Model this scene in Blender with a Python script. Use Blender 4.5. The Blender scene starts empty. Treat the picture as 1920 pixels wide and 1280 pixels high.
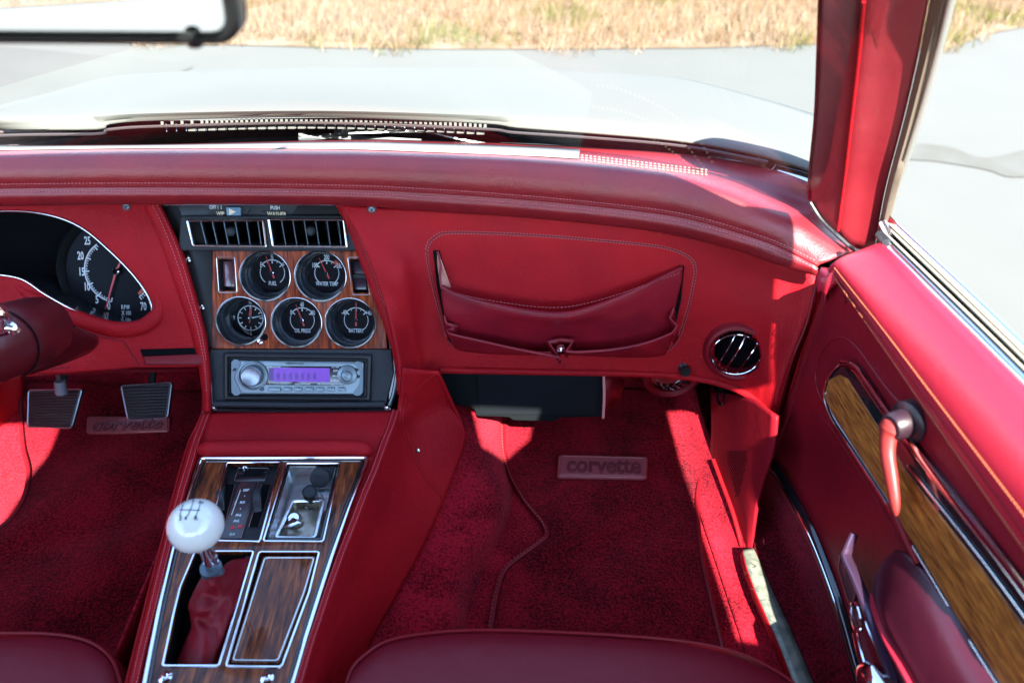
import bpy, bmesh, math, random
import numpy as np
from mathutils import Vector, Matrix
from mathutils.bvhtree import BVHTree
R = math.radians
random.seed(7)
S = bpy.context.scene
COL = S.collection

# ------------------------------------------------------------------ camera
FPX = 1280.0                       # focal length in photo pixels (24 mm on 36 mm)
CAM = Vector((0.23, 0.0, 1.11))
_y = Vector((-82, 984, -FPX)).normalized()          # car's forward axis seen from the camera
_h = Vector((1, -0.03, 0)).normalized()
_z = _h.cross(_y).normalized()
if _z.y < 0: _z = -_z
_x = _y.cross(_z).normalized()
M3 = Matrix((_x, _y, _z))          # world = M3 @ camera-space
cam_d = bpy.data.cameras.new('camera'); cam = bpy.data.objects.new('camera', cam_d); COL.objects.link(cam)
cam.matrix_world = Matrix.Translation(CAM) @ M3.to_4x4()
cam_d.sensor_width = 36; cam_d.lens = 24; cam_d.clip_start = 0.02; cam_d.clip_end = 500
cam_d.dof.use_dof = True; cam_d.dof.focus_distance = 0.92; cam_d.dof.aperture_fstop = 4.0
S.camera = cam

# ------------------------------------------------------------------ light
SUN_EL, SUN_AZ = R(50), R(181)     # azimuth from +Y (forward) clockwise: straight behind the car
S.world = bpy.data.worlds.new('World'); S.world.use_nodes = True
wn = S.world.node_tree
sky = wn.nodes.new('ShaderNodeTexSky'); sky.sky_type = 'NISHITA'; sky.sun_disc = False
sky.ozone_density = 1.35; sky.dust_density = .3; sky.sun_elevation = SUN_EL; sky.sun_rotation = SUN_AZ
bg = wn.nodes['Background']; bg.inputs['Strength'].default_value = 0.15
wn.links.new(sky.outputs[0], bg.inputs[0])
sd = bpy.data.lights.new('sun', 'SUN'); sd.energy = 4.6; sd.angle = R(0.55); sd.color = (1.0, .95, .87)
sun = bpy.data.objects.new('sun', sd); COL.objects.link(sun)
sv = Vector((math.sin(SUN_AZ)*math.cos(SUN_EL), math.cos(SUN_AZ)*math.cos(SUN_EL), math.sin(SUN_EL)))
sun.rotation_euler = sv.to_track_quat('Z', 'Y').to_euler()
S.view_settings.view_transform = 'Standard'; S.view_settings.look = 'None'
S.view_settings.exposure = 2.9; S.view_settings.gamma = 1.0
S.cycles.use_denoising = True
S.cycles.max_bounces = 10; S.cycles.diffuse_bounces = 6; S.cycles.glossy_bounces = 6; S.cycles.transparent_max_bounces = 12
S.cycles.caustics_reflective = False; S.cycles.caustics_refractive = False
S.cycles.sample_clamp_indirect = 8

# ------------------------------------------------------------------ pixel -> space
def ray(px, py):
    return (M3 @ Vector(((px-960)/FPX, (640-py)/FPX, -1))).normalized()
DOORX = [0]
def XM(X): return .66-(.66-X)*.69   # the door panel stands a little further out than first measured
def pt(px, py, X=None, Y=None, Z=None):
    d = ray(px, py)
    if X is not None and DOORX[0]: X = XM(X)
    if X is not None: t = (X-CAM.x)/d.x
    elif Y is not None: t = (Y-CAM.y)/d.y
    else: t = (Z-CAM.z)/d.z
    return CAM + d*t
def pd(px, py, depth):             # depth along the optical axis
    d = M3 @ Vector(((px-960)/FPX, (640-py)/FPX, -1))
    return CAM + d*depth
class Fr:                          # a flat face: origin, right, up, outward normal
    def __init__(s, O, ux, n):
        s.O = Vector(O); s.n = Vector(n).normalized(); u = Vector(ux); u = u-s.n*u.dot(s.n); s.x = u.normalized(); s.y = s.n.cross(s.x)
    def w(s, a, b, h=0): return s.O+s.x*a+s.y*b+s.n*h
    def px(s, x, y, h=0):
        d = ray(x, y); o = s.O+s.n*h; t = (o-CAM).dot(s.n)/d.dot(s.n); p = CAM+d*t-o
        return (p.dot(s.x), p.dot(s.y))
    def pw(s, x, y, h=0):
        a, b = s.px(x, y, h); return s.w(a, b, h)

def cr(P, n, closed=False):        # Catmull-Rom through points
    P = [Vector(p) if not isinstance(p, Vector) else p for p in P]
    m = len(P); out = []
    if m == 2 and not closed:
        return [P[0].lerp(P[1], i/n) for i in range(n+1)]
    for i in range(m if closed else m-1):
        p1, p2 = P[i], P[(i+1) % m]
        p0 = P[(i-1) % m] if closed or i > 0 else p1*2-p2
        p3 = P[(i+2) % m] if closed or i+2 < m else p2*2-p1
        for k in range(n):
            t = k/n
            out.append(0.5*((2*p1)+(p2-p0)*t+(2*p0-5*p1+4*p2-p3)*t*t+(3*p1-p0-3*p2+p3)*t**3))
    if not closed: out.append(P[-1].copy())
    return out
def sm2(P, n=6, closed=True):
    return [(q.x, q.y) for q in cr([Vector((p[0], p[1], 0)) for p in P], n, closed)]
def rnd(P, r, seg=5):              # round the corners of a closed 2D polygon
    out = []; m = len(P)
    for i in range(m):
        a, b, c = Vector(P[i-1]).to_2d(), Vector(P[i]).to_2d(), Vector(P[(i+1) % m]).to_2d()
        u, v = (a-b), (c-b); rr = min(r, u.length*.45, v.length*.45)
        p, q = b+u.normalized()*rr, b+v.normalized()*rr
        for k in range(seg+1):
            t = k/seg; z = p*(1-t)**2+b*2*t*(1-t)+q*t*t; out.append((z.x, z.y))
    return out
def resample(P, step):
    out = [P[0].copy()]; acc = 0
    for a, b in zip(P[:-1], P[1:]):
        L = (b-a).length
        if L < 1e-9: continue
        d = step-acc
        while d <= L:
            out.append(a.lerp(b, d/L)); d += step
        acc = (L-(d-step))
    return out

# ------------------------------------------------------------------ mesh builder
class MB:
    def __init__(s): s.v = []; s.f = []; s.m = []; s.mats = []; s.sharp = 35
    def mi(s, mat):
        if mat not in s.mats: s.mats.append(mat)
        return s.mats.index(mat)
    def add(s, vs, fs, mat):
        o = len(s.v); k = s.mi(mat); s.v += [Vector(v) for v in vs]
        for f in fs: s.f.append([i+o for i in f]); s.m.append(k)
        return s
    def grid(s, G, mat, cu=False, cv=False):
        nr, nc = len(G), len(G[0]); vs = [p for r in G for p in r]; fs = []
        for i in range(nr-(0 if cv else 1)):
            for j in range(nc-(0 if cu else 1)):
                a, b = i*nc+j, i*nc+(j+1) % nc; c, d = ((i+1) % nr)*nc+(j+1) % nc, ((i+1) % nr)*nc+j
                fs.append([a, b, c, d])
        return s.add(vs, fs, mat)
    def tube(s, P, r, mat, seg=8, closed=False, flat=1.0, up=None, cap=True):
        P = [Vector(p) for p in P]; n = len(P)
        rs = r if isinstance(r, (list, tuple)) else [r]*n
        rings = []; prev = None
        for i in range(n):
            if closed: t = P[(i+1) % n]-P[i-1]
            else: t = P[min(i+1, n-1)]-P[max(i-1, 0)]
            t.normalize()
            if up is not None: a = Vector(up)
            elif prev is not None: a = prev
            else: a = Vector((0, 0, 1)) if abs(t.z) < .9 else Vector((1, 0, 0))
            a = (a-t*a.dot(t)).normalized(); prev = a; b = t.cross(a)
            rings.append([P[i]+a*(math.cos(2*math.pi*k/seg)*rs[i]*flat)+b*(math.sin(2*math.pi*k/seg)*rs[i]) for k in range(seg)])
        s.grid(rings, mat, cu=True, cv=closed)
        if cap and not closed:
            s.add(rings[0], [list(range(seg))[::-1]], mat); s.add(rings[-1], [list(range(seg))], mat)
        return s
    def box(s, fr, a0, a1, b0, b1, h0, h1, mat, bev=0.0):
        return s.plate(fr, [(a0, b0), (a1, b0), (a1, b1), (a0, b1)], h0, h1, mat, bev)
    def plate(s, fr, outer, h0, h1, mat, bev=0.0, holes=()):
        cu = bpy.data.curves.new('t', 'CURVE'); cu.dimensions = '2D'; cu.fill_mode = 'BOTH'
        bev = min(bev, (h1-h0)*.49); cu.extrude = (h1-h0)/2-bev; cu.bevel_depth = bev; cu.offset = -bev; cu.bevel_resolution = 2
        for L in [outer]+list(holes):
            sp = cu.splines.new('POLY'); sp.points.add(len(L)-1)
            for q, (a, b) in zip(sp.points, L): q.co = (a, b, 0, 1)
            sp.use_cyclic_u = True
        s.curve(cu, fr, 0, 0, (h0+h1)/2, mat); return s
    def curve(s, cu, fr, a, b, h, mat, sx=1, sy=1, rot=0):
        o = bpy.data.objects.new('t', cu); COL.objects.link(o)
        me = bpy.data.meshes.new_from_object(o)
        c, q = math.cos(rot), math.sin(rot); vs = []
        for v in me.vertices:
            x, y = v.co.x*sx, v.co.y*sy
            vs.append(fr.w(a+x*c-y*q, b+x*q+y*c, h+v.co.z))
        s.add(vs, [list(p.vertices) for p in me.polygons], mat)
        bpy.data.objects.remove(o); bpy.data.curves.remove(cu); bpy.data.meshes.remove(me)
    def text(s, fr, txt, a, b, h, size, mat, sx=.62, rot=0, thick=.0002, sh=0, sp=1.0):
        cu = bpy.data.curves.new('t', 'FONT'); cu.body = txt; cu.size = size; cu.align_x = 'CENTER'; cu.align_y = 'CENTER'
        cu.extrude = thick; cu.resolution_u = 2; cu.offset = size*(.022 if size > .009 else .012); cu.shear = sh; cu.space_character = sp
        s.curve(cu, fr, a, b, h, mat, sx, 1, rot); return s
    def lathe(s, fr, a, b, prof, mat, seg=32, cap=False):
        G = [[fr.w(a+r*math.cos(2*math.pi*k/seg), b+r*math.sin(2*math.pi*k/seg), h) for k in range(seg)] for r, h in prof]
        s.grid(G, mat, cu=True)
        if cap: s.add(G[-1], [list(range(seg))], mat)
        return s
    def arc(s, fr, a, b, r, w, t0, t1, h, mat, seg=24):   # flat ring segment, angles in degrees clockwise from up
        L = []
        for k in range(seg+1):
            t = R(t0+(t1-t0)*k/seg); L.append((math.sin(t), math.cos(t)))
        G = [[fr.w(a+c*rr, b+q*rr, h) for c, q in L] for rr in (r-w/2, r+w/2)]
        return s.grid(G, mat)
    def tick(s, fr, a, b, r0, r1, w, t, h, mat):
        t = R(t); c, q = math.sin(t), math.cos(t); e = (q, -c)
        P = [(a+c*r0+e[0]*w/2, b+q*r0+e[1]*w/2), (a+c*r1+e[0]*w/2, b+q*r1+e[1]*w/2), (a+c*r1-e[0]*w/2, b+q*r1-e[1]*w/2), (a+c*r0-e[0]*w/2, b+q*r0-e[1]*w/2)]
        return s.add([fr.w(x, y, h) for x, y in P], [[0, 1, 2, 3]], mat)
    def stitch(s, P, mat, step=.0042, ln=.0028, r=.0006, closed=False):
        Q = resample(P, step)
        for a, b in zip(Q[:-1], Q[1:]):
            d = (b-a).normalized(); s.tube([a, a+d*ln*.25, a+d*ln*.75, a+d*ln], [r*.4, r, r, r*.4], mat, seg=5)
        return s
    def mesh(s, name, smooth=True):
        me = bpy.data.meshes.new(name); me.from_pydata([tuple(v) for v in s.v], [], s.f)
        for m in s.mats: me.materials.append(m)
        me.polygons.foreach_set('material_index', s.m)
        bm = bmesh.new(); bm.from_mesh(me); bmesh.ops.remove_doubles(bm, verts=bm.verts, dist=1e-6); bmesh.ops.recalc_face_normals(bm, faces=bm.faces) if not getattr(s, 'keep', False) else None
        bm.to_mesh(me); bm.free()
        if smooth:
            me.polygons.foreach_set('use_smooth', [True]*len(me.polygons)); me.set_sharp_from_angle(angle=R(s.sharp))
        me.update(); return me
    def build(s, name, parent=None, smooth=True, label=None):
        o = bpy.data.objects.new(name, s.mesh(name, smooth)); COL.objects.link(o)
        if parent: o.parent = parent; o.matrix_parent_inverse = Matrix.Translation(-org(parent))
        if label: o['label'] = label
        return o
def org(o):
    p = Vector(o.location)
    return p
def thing(name, label, cat, loc=(0, 0, 0), group=None, kind=None):
    o = bpy.data.objects.new(name, None); COL.objects.link(o); o.location = loc; o.empty_display_size = .05
    o['label'] = label; o['category'] = cat
    if group: o['group'] = group
    if kind: o['kind'] = kind
    return o
def tag(o, label, cat, group=None, kind=None):
    o['label'] = label; o['category'] = cat
    if group: o['group'] = group
    if kind: o['kind'] = kind
    return o

class Surf:                        # smooth sheet through a grid of points; rays can be dropped on it
    def __init__(s, rows, nu=6, nv=6):
        A = [cr(r, nu) for r in rows]; n = len(A[0])
        C = [cr([A[i][j] for i in range(len(A))], nv) for j in range(n)]
        s.G = [[C[j][i] for j in range(n)] for i in range(len(C[0]))]
        vs = [p for r in s.G for p in r]; nc = n; fs = []
        for i in range(len(s.G)-1):
            for j in range(nc-1):
                fs.append([i*nc+j, i*nc+j+1, (i+1)*nc+j+1, (i+1)*nc+j])
        # orient towards the camera
        q = sum(1 if (vs[f[1]]-vs[f[0]]).cross(vs[f[3]]-vs[f[0]]).dot(CAM-vs[f[0]]) > 0 else -1 for f in fs)
        if q < 0: fs = [f[::-1] for f in fs]
        s.vs, s.fs = vs, fs; s.bvh = BVHTree.FromPolygons([tuple(v) for v in vs], fs)
    def cut(s, c, r):              # open a round hole
        s.fs = [f for f in s.fs if any((s.vs[i]-c).length > r for i in f)]
    def on(s, px, py, lift=0.0):
        d = ray(px, py); h = s.bvh.ray_cast(CAM, d)
        if h[0] is None:
            # nearest point to the ray as a fallback
            best = min(s.vs, key=lambda v: ((v-CAM)-d*(v-CAM).dot(d)).length)
            n = s.bvh.find_nearest(best)[1]; p = CAM+d*(best-CAM).dot(d)
        else: p, n = h[0], h[1]
        if n.dot(CAM-p) < 0: n = -n
        return p+n*lift
    def nrm(s, px, py):
        h = s.bvh.ray_cast(CAM, ray(px, py)); n = h[1] if h[0] is not None else s.bvh.find_nearest(s.on(px, py))[1]
        return n if n.dot(CAM-s.on(px, py)) > 0 else -n
    def build(s, name, mat, parent=None, thick=0.004, label=None):
        b = MB(); b.keep = True; b.sharp = 60; b.add(s.vs, s.fs, mat); o = b.build(name, parent, label=label)
        if thick:
            m = o.modifiers.new('s', 'SOLIDIFY'); m.thickness = thick; m.offset = -1; m.use_even_offset = False
        return o
    def frame(s, px, py, lift=0):
        p = s.on(px, py, lift); return Fr(p, (1, 0, 0), s.nrm(px, py))

# ------------------------------------------------------------------ materials
def mat(name, col, rough=.5, metal=0, spec=.5, coat=0, coat_r=.05, sheen=0, bump=None, var=None, emit=None, aniso=0):
    m = bpy.data.materials.new(name); m.use_nodes = True; nt = m.node_tree; p = nt.nodes['Principled BSDF']
    p.inputs['Base Color'].default_value = (*col, 1); p.inputs['Roughness'].default_value = rough; p.inputs['Metallic'].default_value = metal
    p.inputs['Specular IOR Level'].default_value = spec; p.inputs['Coat Weight'].default_value = coat; p.inputs['Coat Roughness'].default_value = coat_r
    p.inputs['Sheen Weight'].default_value = sheen
    if emit: p.inputs['Emission Color'].default_value = (*emit[0], 1); p.inputs['Emission Strength'].default_value = emit[1]
    tc = nt.nodes.new('ShaderNodeTexCoord')
    if var:   # (scale, second colour, detail, contrast-low, contrast-high)
        no = nt.nodes.new('ShaderNodeTexNoise'); no.inputs['Scale'].default_value = var[0]; no.inputs['Detail'].default_value = var[2]
        nt.links.new(tc.outputs['Object'], no.inputs['Vector'])
        rp = nt.nodes.new('ShaderNodeValToRGB'); rp.color_ramp.elements[0].position = var[3]; rp.color_ramp.elements[1].position = var[4]
        rp.color_ramp.elements[0].color = (*col, 1); rp.color_ramp.elements[1].color = (*var[1], 1)
        nt.links.new(no.outputs['Fac'], rp.inputs[0]); nt.links.new(rp.outputs[0], p.inputs['Base Color'])
    if bump:  # (kind, scale, strength, distance)
        if bump[0] == 'voronoi':
            t = nt.nodes.new('ShaderNodeTexVoronoi'); t.feature = 'SMOOTH_F1'; t.inputs['Smoothness'].default_value = .5; out = t.outputs['Distance']
        else:
            t = nt.nodes.new('ShaderNodeTexNoise'); t.inputs['Detail'].default_value = 4; out = t.outputs['Fac']
        t.inputs['Scale'].default_value = bump[1]; nt.links.new(tc.outputs['Object'], t.inputs['Vector'])
        b = nt.nodes.new('ShaderNodeBump'); b.inputs['Strength'].default_value = bump[2]; b.inputs['Distance'].default_value = bump[3]
        nt.links.new(out, b.inputs['Height']); 
        n2 = nt.nodes.new('ShaderNodeTexNoise'); n2.inputs['Scale'].default_value = bump[1]*.04; n2.inputs['Detail'].default_value = 3
        nt.links.new(tc.outputs['Object'], n2.inputs['Vector'])
        b2 = nt.nodes.new('ShaderNodeBump'); b2.inputs['Strength'].default_value = .35; b2.inputs['Distance'].default_value = bump[3]*6
        nt.links.new(n2.outputs['Fac'], b2.inputs['Height']); nt.links.new(b2.outputs[0], b.inputs['Normal'])
        nt.links.new(b.outputs[0], p.inputs['Normal'])
    return m
def wood(name, c0, c1, c2, axis, scale=60, coat=1.0, rough=.4, wob=.02, spec=.5):
    m = bpy.data.materials.new(name); m.use_nodes = True; nt = m.node_tree; p = nt.nodes['Principled BSDF']
    tc = nt.nodes.new('ShaderNodeTexCoord'); mp = nt.nodes.new('ShaderNodeMapping'); nt.links.new(tc.outputs['Object'], mp.inputs['Vector'])
    mp.inputs['Scale'].default_value = axis
    n1 = nt.nodes.new('ShaderNodeTexNoise'); n1.inputs['Scale'].default_value = scale; n1.inputs['Detail'].default_value = 7; n1.inputs['Roughness'].default_value = .65; n1.inputs['Distortion'].default_value = .4
    nt.links.new(mp.outputs[0], n1.inputs['Vector'])
    rp = nt.nodes.new('ShaderNodeValToRGB'); e = rp.color_ramp.elements
    e[0].position = .36; e[0].color = (*c0, 1); e[1].position = .66; e[1].color = (*c2, 1); k = e.new(.5); k.color = (*c1, 1)
    nt.links.new(n1.outputs['Fac'], rp.inputs[0]); nt.links.new(rp.outputs[0], p.inputs['Base Color'])
    p.inputs['Roughness'].default_value = rough; p.inputs['Specular IOR Level'].default_value = spec; p.inputs['Coat Weight'].default_value = coat; p.inputs['Coat Roughness'].default_value = .03
    return m
RED = (.34, .0072, .011)
LEA = mat('red_leather', RED, .42, bump=('voronoi', 750, .55, .0010), var=(11, (.27, .006, .011), 5, .35, .7), spec=.10)
LEAT = mat('pad_leather', (.18, .006, .010), .47, bump=('voronoi', 750, .35, .0008), var=(14, (.14, .005, .010), 3, .4, .7), spec=.6)
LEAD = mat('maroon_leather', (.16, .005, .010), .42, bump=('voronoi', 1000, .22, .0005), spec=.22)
LEAP = mat('pocket_leather', (.21, .0065, .014), .38, bump=('voronoi', 1200, .15, .0004), var=(20, (.14, .005, .012), 3, .4, .7), spec=.3)
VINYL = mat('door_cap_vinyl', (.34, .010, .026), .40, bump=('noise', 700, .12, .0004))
PLAST = mat('maroon_plastic', (.08, .005, .008), .33, bump=('noise', 900, .1, .0004))
THREAD = mat('stitch_thread', (.40, .11, .12), .6)
THREADY = mat('tan_thread', (.40, .12, .05), .6)
BLACK = mat('black_plastic', (.008, .009, .010), .36, bump=('noise', 600, .08, .0003), spec=.3)
BLACKT = mat('textured_black_plastic', (.016, .019, .022), .55, bump=('noise', 1600, .5, .0005), spec=.3)
GLOSSB = mat('gloss_black', (.008, .009, .011), .12, coat=.6)
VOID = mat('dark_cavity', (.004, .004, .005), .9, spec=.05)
DIAL = mat('dial_black', (.005, .007, .010), .5, spec=.1)
WHITE = mat('dial_white', (.62, .68, .69), .5)
NEED = mat('needle_red', (.50, .018, .018), .4)
ORANGE = mat('redline_orange', (.55, .08, .03), .5)
CHROME = mat('chrome', (.80, .82, .86), .09, metal=1)
CHROMEG = mat('worn_chrome', (.62, .60, .56), .22, metal=1, bump=('noise', 300, .15, .0004))
SATIN = mat('satin_silver', (.30, .34, .38), .34, metal=.85)
SATIND = mat('dark_satin', (.10, .13, .15), .35, metal=.6)
BALL = mat('white_knob', (.70, .70, .62), .16, coat=1)
RUB = mat('black_rubber', (.012, .015, .018), .42, bump=('noise', 500, .3, .0006))
TANM = mat('tan_rubber_seal', (.26, .23, .17), .45)
PURPLE = mat('violet_display', (.06, .012, .18), .3, emit=((.20, .04, .66), .075))
PURPD = mat('violet_display_dim', (.03, .01, .12), .3, emit=((.12, .03, .45), .03))
LAMPL = mat('smoked_red_lens', (.10, .03, .035), .2, coat=.6)
BLUESW = mat('blue_grey_switch', (.12, .22, .32), .3)
CREAM = mat('cream_mark', (.75, .62, .40), .5)
BADGE = mat('rubber_badge', (.30, .068, .075), .30, bump=('noise', 400, .15, .0004))
WOODG = wood('gauge_walnut', (.020, .003, .0015), (.17, .022, .004), (.42, .080, .012), (11, 1, 1), 24, coat=.06, rough=.4, spec=.2)
WOODC = wood('console_walnut', (.016, .004, .002), (.11, .024, .006), (.30, .080, .018), (11, 1.1, 1), 20, spec=.2, coat=.4, rough=.35)
WOODD = wood('door_oak_veneer', (.085, .022, .005), (.25, .080, .015), (.46, .165, .030), (1, .55, 7), 75, coat=.3, spec=.3)
def carpet(name, c0, c1, c2=None):
    m = bpy.data.materials.new(name); m.use_nodes = True; nt = m.node_tree; p = nt.nodes['Principled BSDF']
    tc = nt.nodes.new('ShaderNodeTexCoord')
    n1 = nt.nodes.new('ShaderNodeTexNoise'); n1.inputs['Scale'].default_value = 300; n1.inputs['Detail'].default_value = 4; n1.inputs['Roughness'].default_value = .7
    n2 = nt.nodes.new('ShaderNodeTexNoise'); n2.inputs['Scale'].default_value = 13; n2.inputs['Detail'].default_value = 2; n2.inputs['Distortion'].default_value = .6
    for n in (n1, n2): nt.links.new(tc.outputs['Object'], n.inputs['Vector'])
    mx = nt.nodes.new('ShaderNodeMath'); mx.operation = 'MULTIPLY_ADD'; mx.inputs[1].default_value = .75
    nt.links.new(n1.outputs['Fac'], mx.inputs[0])
    m2 = nt.nodes.new('ShaderNodeMath'); m2.operation = 'MULTIPLY'; m2.inputs[1].default_value = .28; nt.links.new(n2.outputs['Fac'], m2.inputs[0]); nt.links.new(m2.outputs[0], mx.inputs[2])
    rp = nt.nodes.new('ShaderNodeValToRGB'); e = rp.color_ramp.elements; e[0].position = .42; e[0].color = (*c0, 1); e[1].position = .62; e[1].color = (*c1, 1)
    nt.links.new(mx.outputs[0], rp.inputs[0]); nt.links.new(rp.outputs[0], p.inputs['Base Color'])
    p.inputs['Roughness'].default_value = .95; p.inputs['Specular IOR Level'].default_value = .03; p.inputs['Sheen Weight'].default_value = .3; p.inputs['Sheen Tint'].default_value = (1, .16, .22, 1)
    b = nt.nodes.new('ShaderNodeBump'); b.inputs['Strength'].default_value = 1; b.inputs['Distance'].default_value = .004
    nt.links.new(mx.outputs[0], b.inputs['Height']); nt.links.new(b.outputs[0], p.inputs['Normal'])
    return m
CARP = carpet('red_carpet', (.060, .0012, .004), (.46, .011, .024))
CARPM = carpet('mat_carpet', (.024, .0005, .002), (.27, .006, .014))
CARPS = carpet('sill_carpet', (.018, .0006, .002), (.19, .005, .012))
def glass(name, tint=(1, 1, 1), amt=1.0):
    m = bpy.data.materials.new(name); m.use_nodes = True; nt = m.node_tree; nt.nodes.remove(nt.nodes['Principled BSDF'])
    t = nt.nodes.new('ShaderNodeBsdfTransparent'); t.inputs[0].default_value = (*tint, 1)
    g = nt.nodes.new('ShaderNodeBsdfGlossy'); g.inputs['Roughness'].default_value = .01
    f = nt.nodes.new('ShaderNodeFresnel'); f.inputs[0].default_value = 1.45
    k = nt.nodes.new('ShaderNodeMath'); k.operation = 'MULTIPLY'; k.inputs[1].default_value = amt; nt.links.new(f.outputs[0], k.inputs[0])
    x = nt.nodes.new('ShaderNodeMixShader'); nt.links.new(k.outputs[0], x.inputs[0]); nt.links.new(t.outputs[0], x.inputs[1]); nt.links.new(g.outputs[0], x.inputs[2])
    nt.links.new(x.outputs[0], nt.nodes['Material Output'].inputs[0]); return m
GLASS = glass('windshield_glass', (.96, .985, .975), .8)
_n = GLASS.node_tree; _o = _n.nodes['Material Output']; _m = _o.inputs[0].links[0].from_socket     # a thin film of dust on the glass
_d = _n.nodes.new('ShaderNodeBsdfDiffuse'); _d.inputs[0].default_value = (.25, .25, .24, 1); _x = _n.nodes.new('ShaderNodeMixShader')
_t = _n.nodes.new('ShaderNodeTexCoord'); _q = _n.nodes.new('ShaderNodeTexNoise'); _q.inputs['Scale'].default_value = 7; _q.inputs['Detail'].default_value = 8
_r = _n.nodes.new('ShaderNodeMapRange'); _r.inputs['From Min'].default_value = .35; _r.inputs['From Max'].default_value = .8; _r.inputs['To Max'].default_value = .05
_n.links.new(_t.outputs['Object'], _q.inputs[0]); _n.links.new(_q.outputs[0], _r.inputs[0]); _n.links.new(_r.outputs[0], _x.inputs[0]); _n.links.new(_m, _x.inputs[1]); _n.links.new(_d.outputs[0], _x.inputs[2]); _n.links.new(_x.outputs[0], _o.inputs[0])
LENS = glass('gauge_lens', (.97, .98, 1), .4)
# ================================================================== THE SETTING
def ground_mat():
    m = mat('pale_concrete', (.30, .32, .315), .9, spec=.1); nt = m.node_tree; p = nt.nodes['Principled BSDF']
    tc = nt.nodes.new('ShaderNodeTexCoord'); n = nt.nodes.new('ShaderNodeTexNoise'); n.inputs['Scale'].default_value = 3; n.inputs['Detail'].default_value = 8
    nt.links.new(tc.outputs['Object'], n.inputs['Vector']); rp = nt.nodes.new('ShaderNodeValToRGB')
    rp.color_ramp.elements[0].color = (*PAVE, 1); rp.color_ramp.elements[1].color = (PAVE[0]*1.12, PAVE[1]*1.1, PAVE[2]*1.1, 1)
    nt.links.new(n.outputs['Fac'], rp.inputs[0]); nt.links.new(rp.outputs[0], p.inputs['Base Color']); return m
PAVE = (.081, .0825, .0735)
PAVEM = ground_mat()
b = MB(); b.add([(-300, -300, 0), (300, -300, 0), (300, 300, 0), (-300, 300, 0)], [[0, 1, 2, 3]], PAVEM)
o = b.build('pavement', smooth=False); o['kind'] = 'structure'; o['label'] = 'sunlit pale pavement around the car'
def road_mat():
    m = mat('glare_faded_asphalt', (.045, .046, .044), .95, spec=.05); nt = m.node_tree; p = nt.nodes['Principled BSDF']
    tc = nt.nodes.new('ShaderNodeTexCoord'); sx = nt.nodes.new('ShaderNodeSeparateXYZ'); nt.links.new(tc.outputs['Object'], sx.inputs[0])
    n = nt.nodes.new('ShaderNodeTexNoise'); n.inputs['Scale'].default_value = 1.6; n.inputs['Detail'].default_value = 9; nt.links.new(tc.outputs['Object'], n.inputs['Vector'])
    a = nt.nodes.new('ShaderNodeMath'); a.operation = 'MULTIPLY_ADD'; a.inputs[1].default_value = 1.4; nt.links.new(n.outputs['Fac'], a.inputs[0]); nt.links.new(sx.outputs[0], a.inputs[2])
    r = nt.nodes.new('ShaderNodeMapRange'); r.inputs['From Min'].default_value = -2.9; r.inputs['From Max'].default_value = -.9; nt.links.new(a.outputs[0], r.inputs[0])
    rp = nt.nodes.new('ShaderNodeValToRGB'); rp.color_ramp.elements[0].color = (.046, .047, .045, 1); rp.color_ramp.elements[1].color = (PAVE[0]*1.05, PAVE[1]*1.05, PAVE[2]*1.05, 1)  # grey runs out to pale on the right, painting in the glare
    nt.links.new(r.outputs[0], rp.inputs[0]); nt.links.new(rp.outputs[0], p.inputs['Base Color']); return m
GREYP = mat('grey_patch', (.047, .049, .047), .9, spec=.1, var=(2.5, (.058, .060, .058), 6, .35, .7))  # mottled grey for the angular ground patch
DAMP = mat('damp_concrete', (.066, .064, .053), .9, spec=.1, var=(7, (.078, .079, .070), 6, .35, .7))
def sheet(name, P, z, m, label):
    b = MB(); cu = bpy.data.curves.new('t', 'CURVE'); cu.dimensions = '2D'; cu.fill_mode = 'BOTH'
    Q = [pt(x, y, Z=z) for x, y in P]; G = Fr((0, 0, 0), (1, 0, 0), (0, 0, 1))
    sp = cu.splines.new('POLY'); sp.points.add(len(Q)-1)
    for q, w in zip(sp.points, Q): q.co = (w.x, w.y, 0, 1)
    sp.use_cyclic_u = True; b.curve(cu, G, 0, 0, z, m); o = b.build(name, smooth=False); o['kind'] = 'structure'; o['label'] = label; return o
sheet('road', sm2([(-500, 78), (-100, 84), (60, 92), (160, 102), (280, 112), (360, 124), (300, 150), (150, 230), (-600, 230)], 5), .004, road_mat(), 'grey asphalt road beyond the left fender')
sheet('ground_patch', [(1468, 232), (1560, 234), (1560, 300), (1498, 292)], .004, GREYP, 'dark grey angular patch on the pavement beside the windshield pillar')
sheet('puddle_stain', sm2([(1640, 285), (1710, 270), (1780, 275), (1850, 296), (1960, 275), (1990, 320), (1900, 332), (1850, 318), (1760, 303), (1700, 298)], 4), .004, DAMP, 'faint damp stain on the pavement right of the pillar')
0 and sheet('damp_strip', sm2([(1120, 126), (1300, 118), (1560, 112), (1580, 150), (1540, 168), (1420, 158), (1330, 142)], 4), .004, mat('faint_damp', (.065, .070, .068), .9, spec=.1), 'faint grey strip on the pavement left of the pillar')

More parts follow.
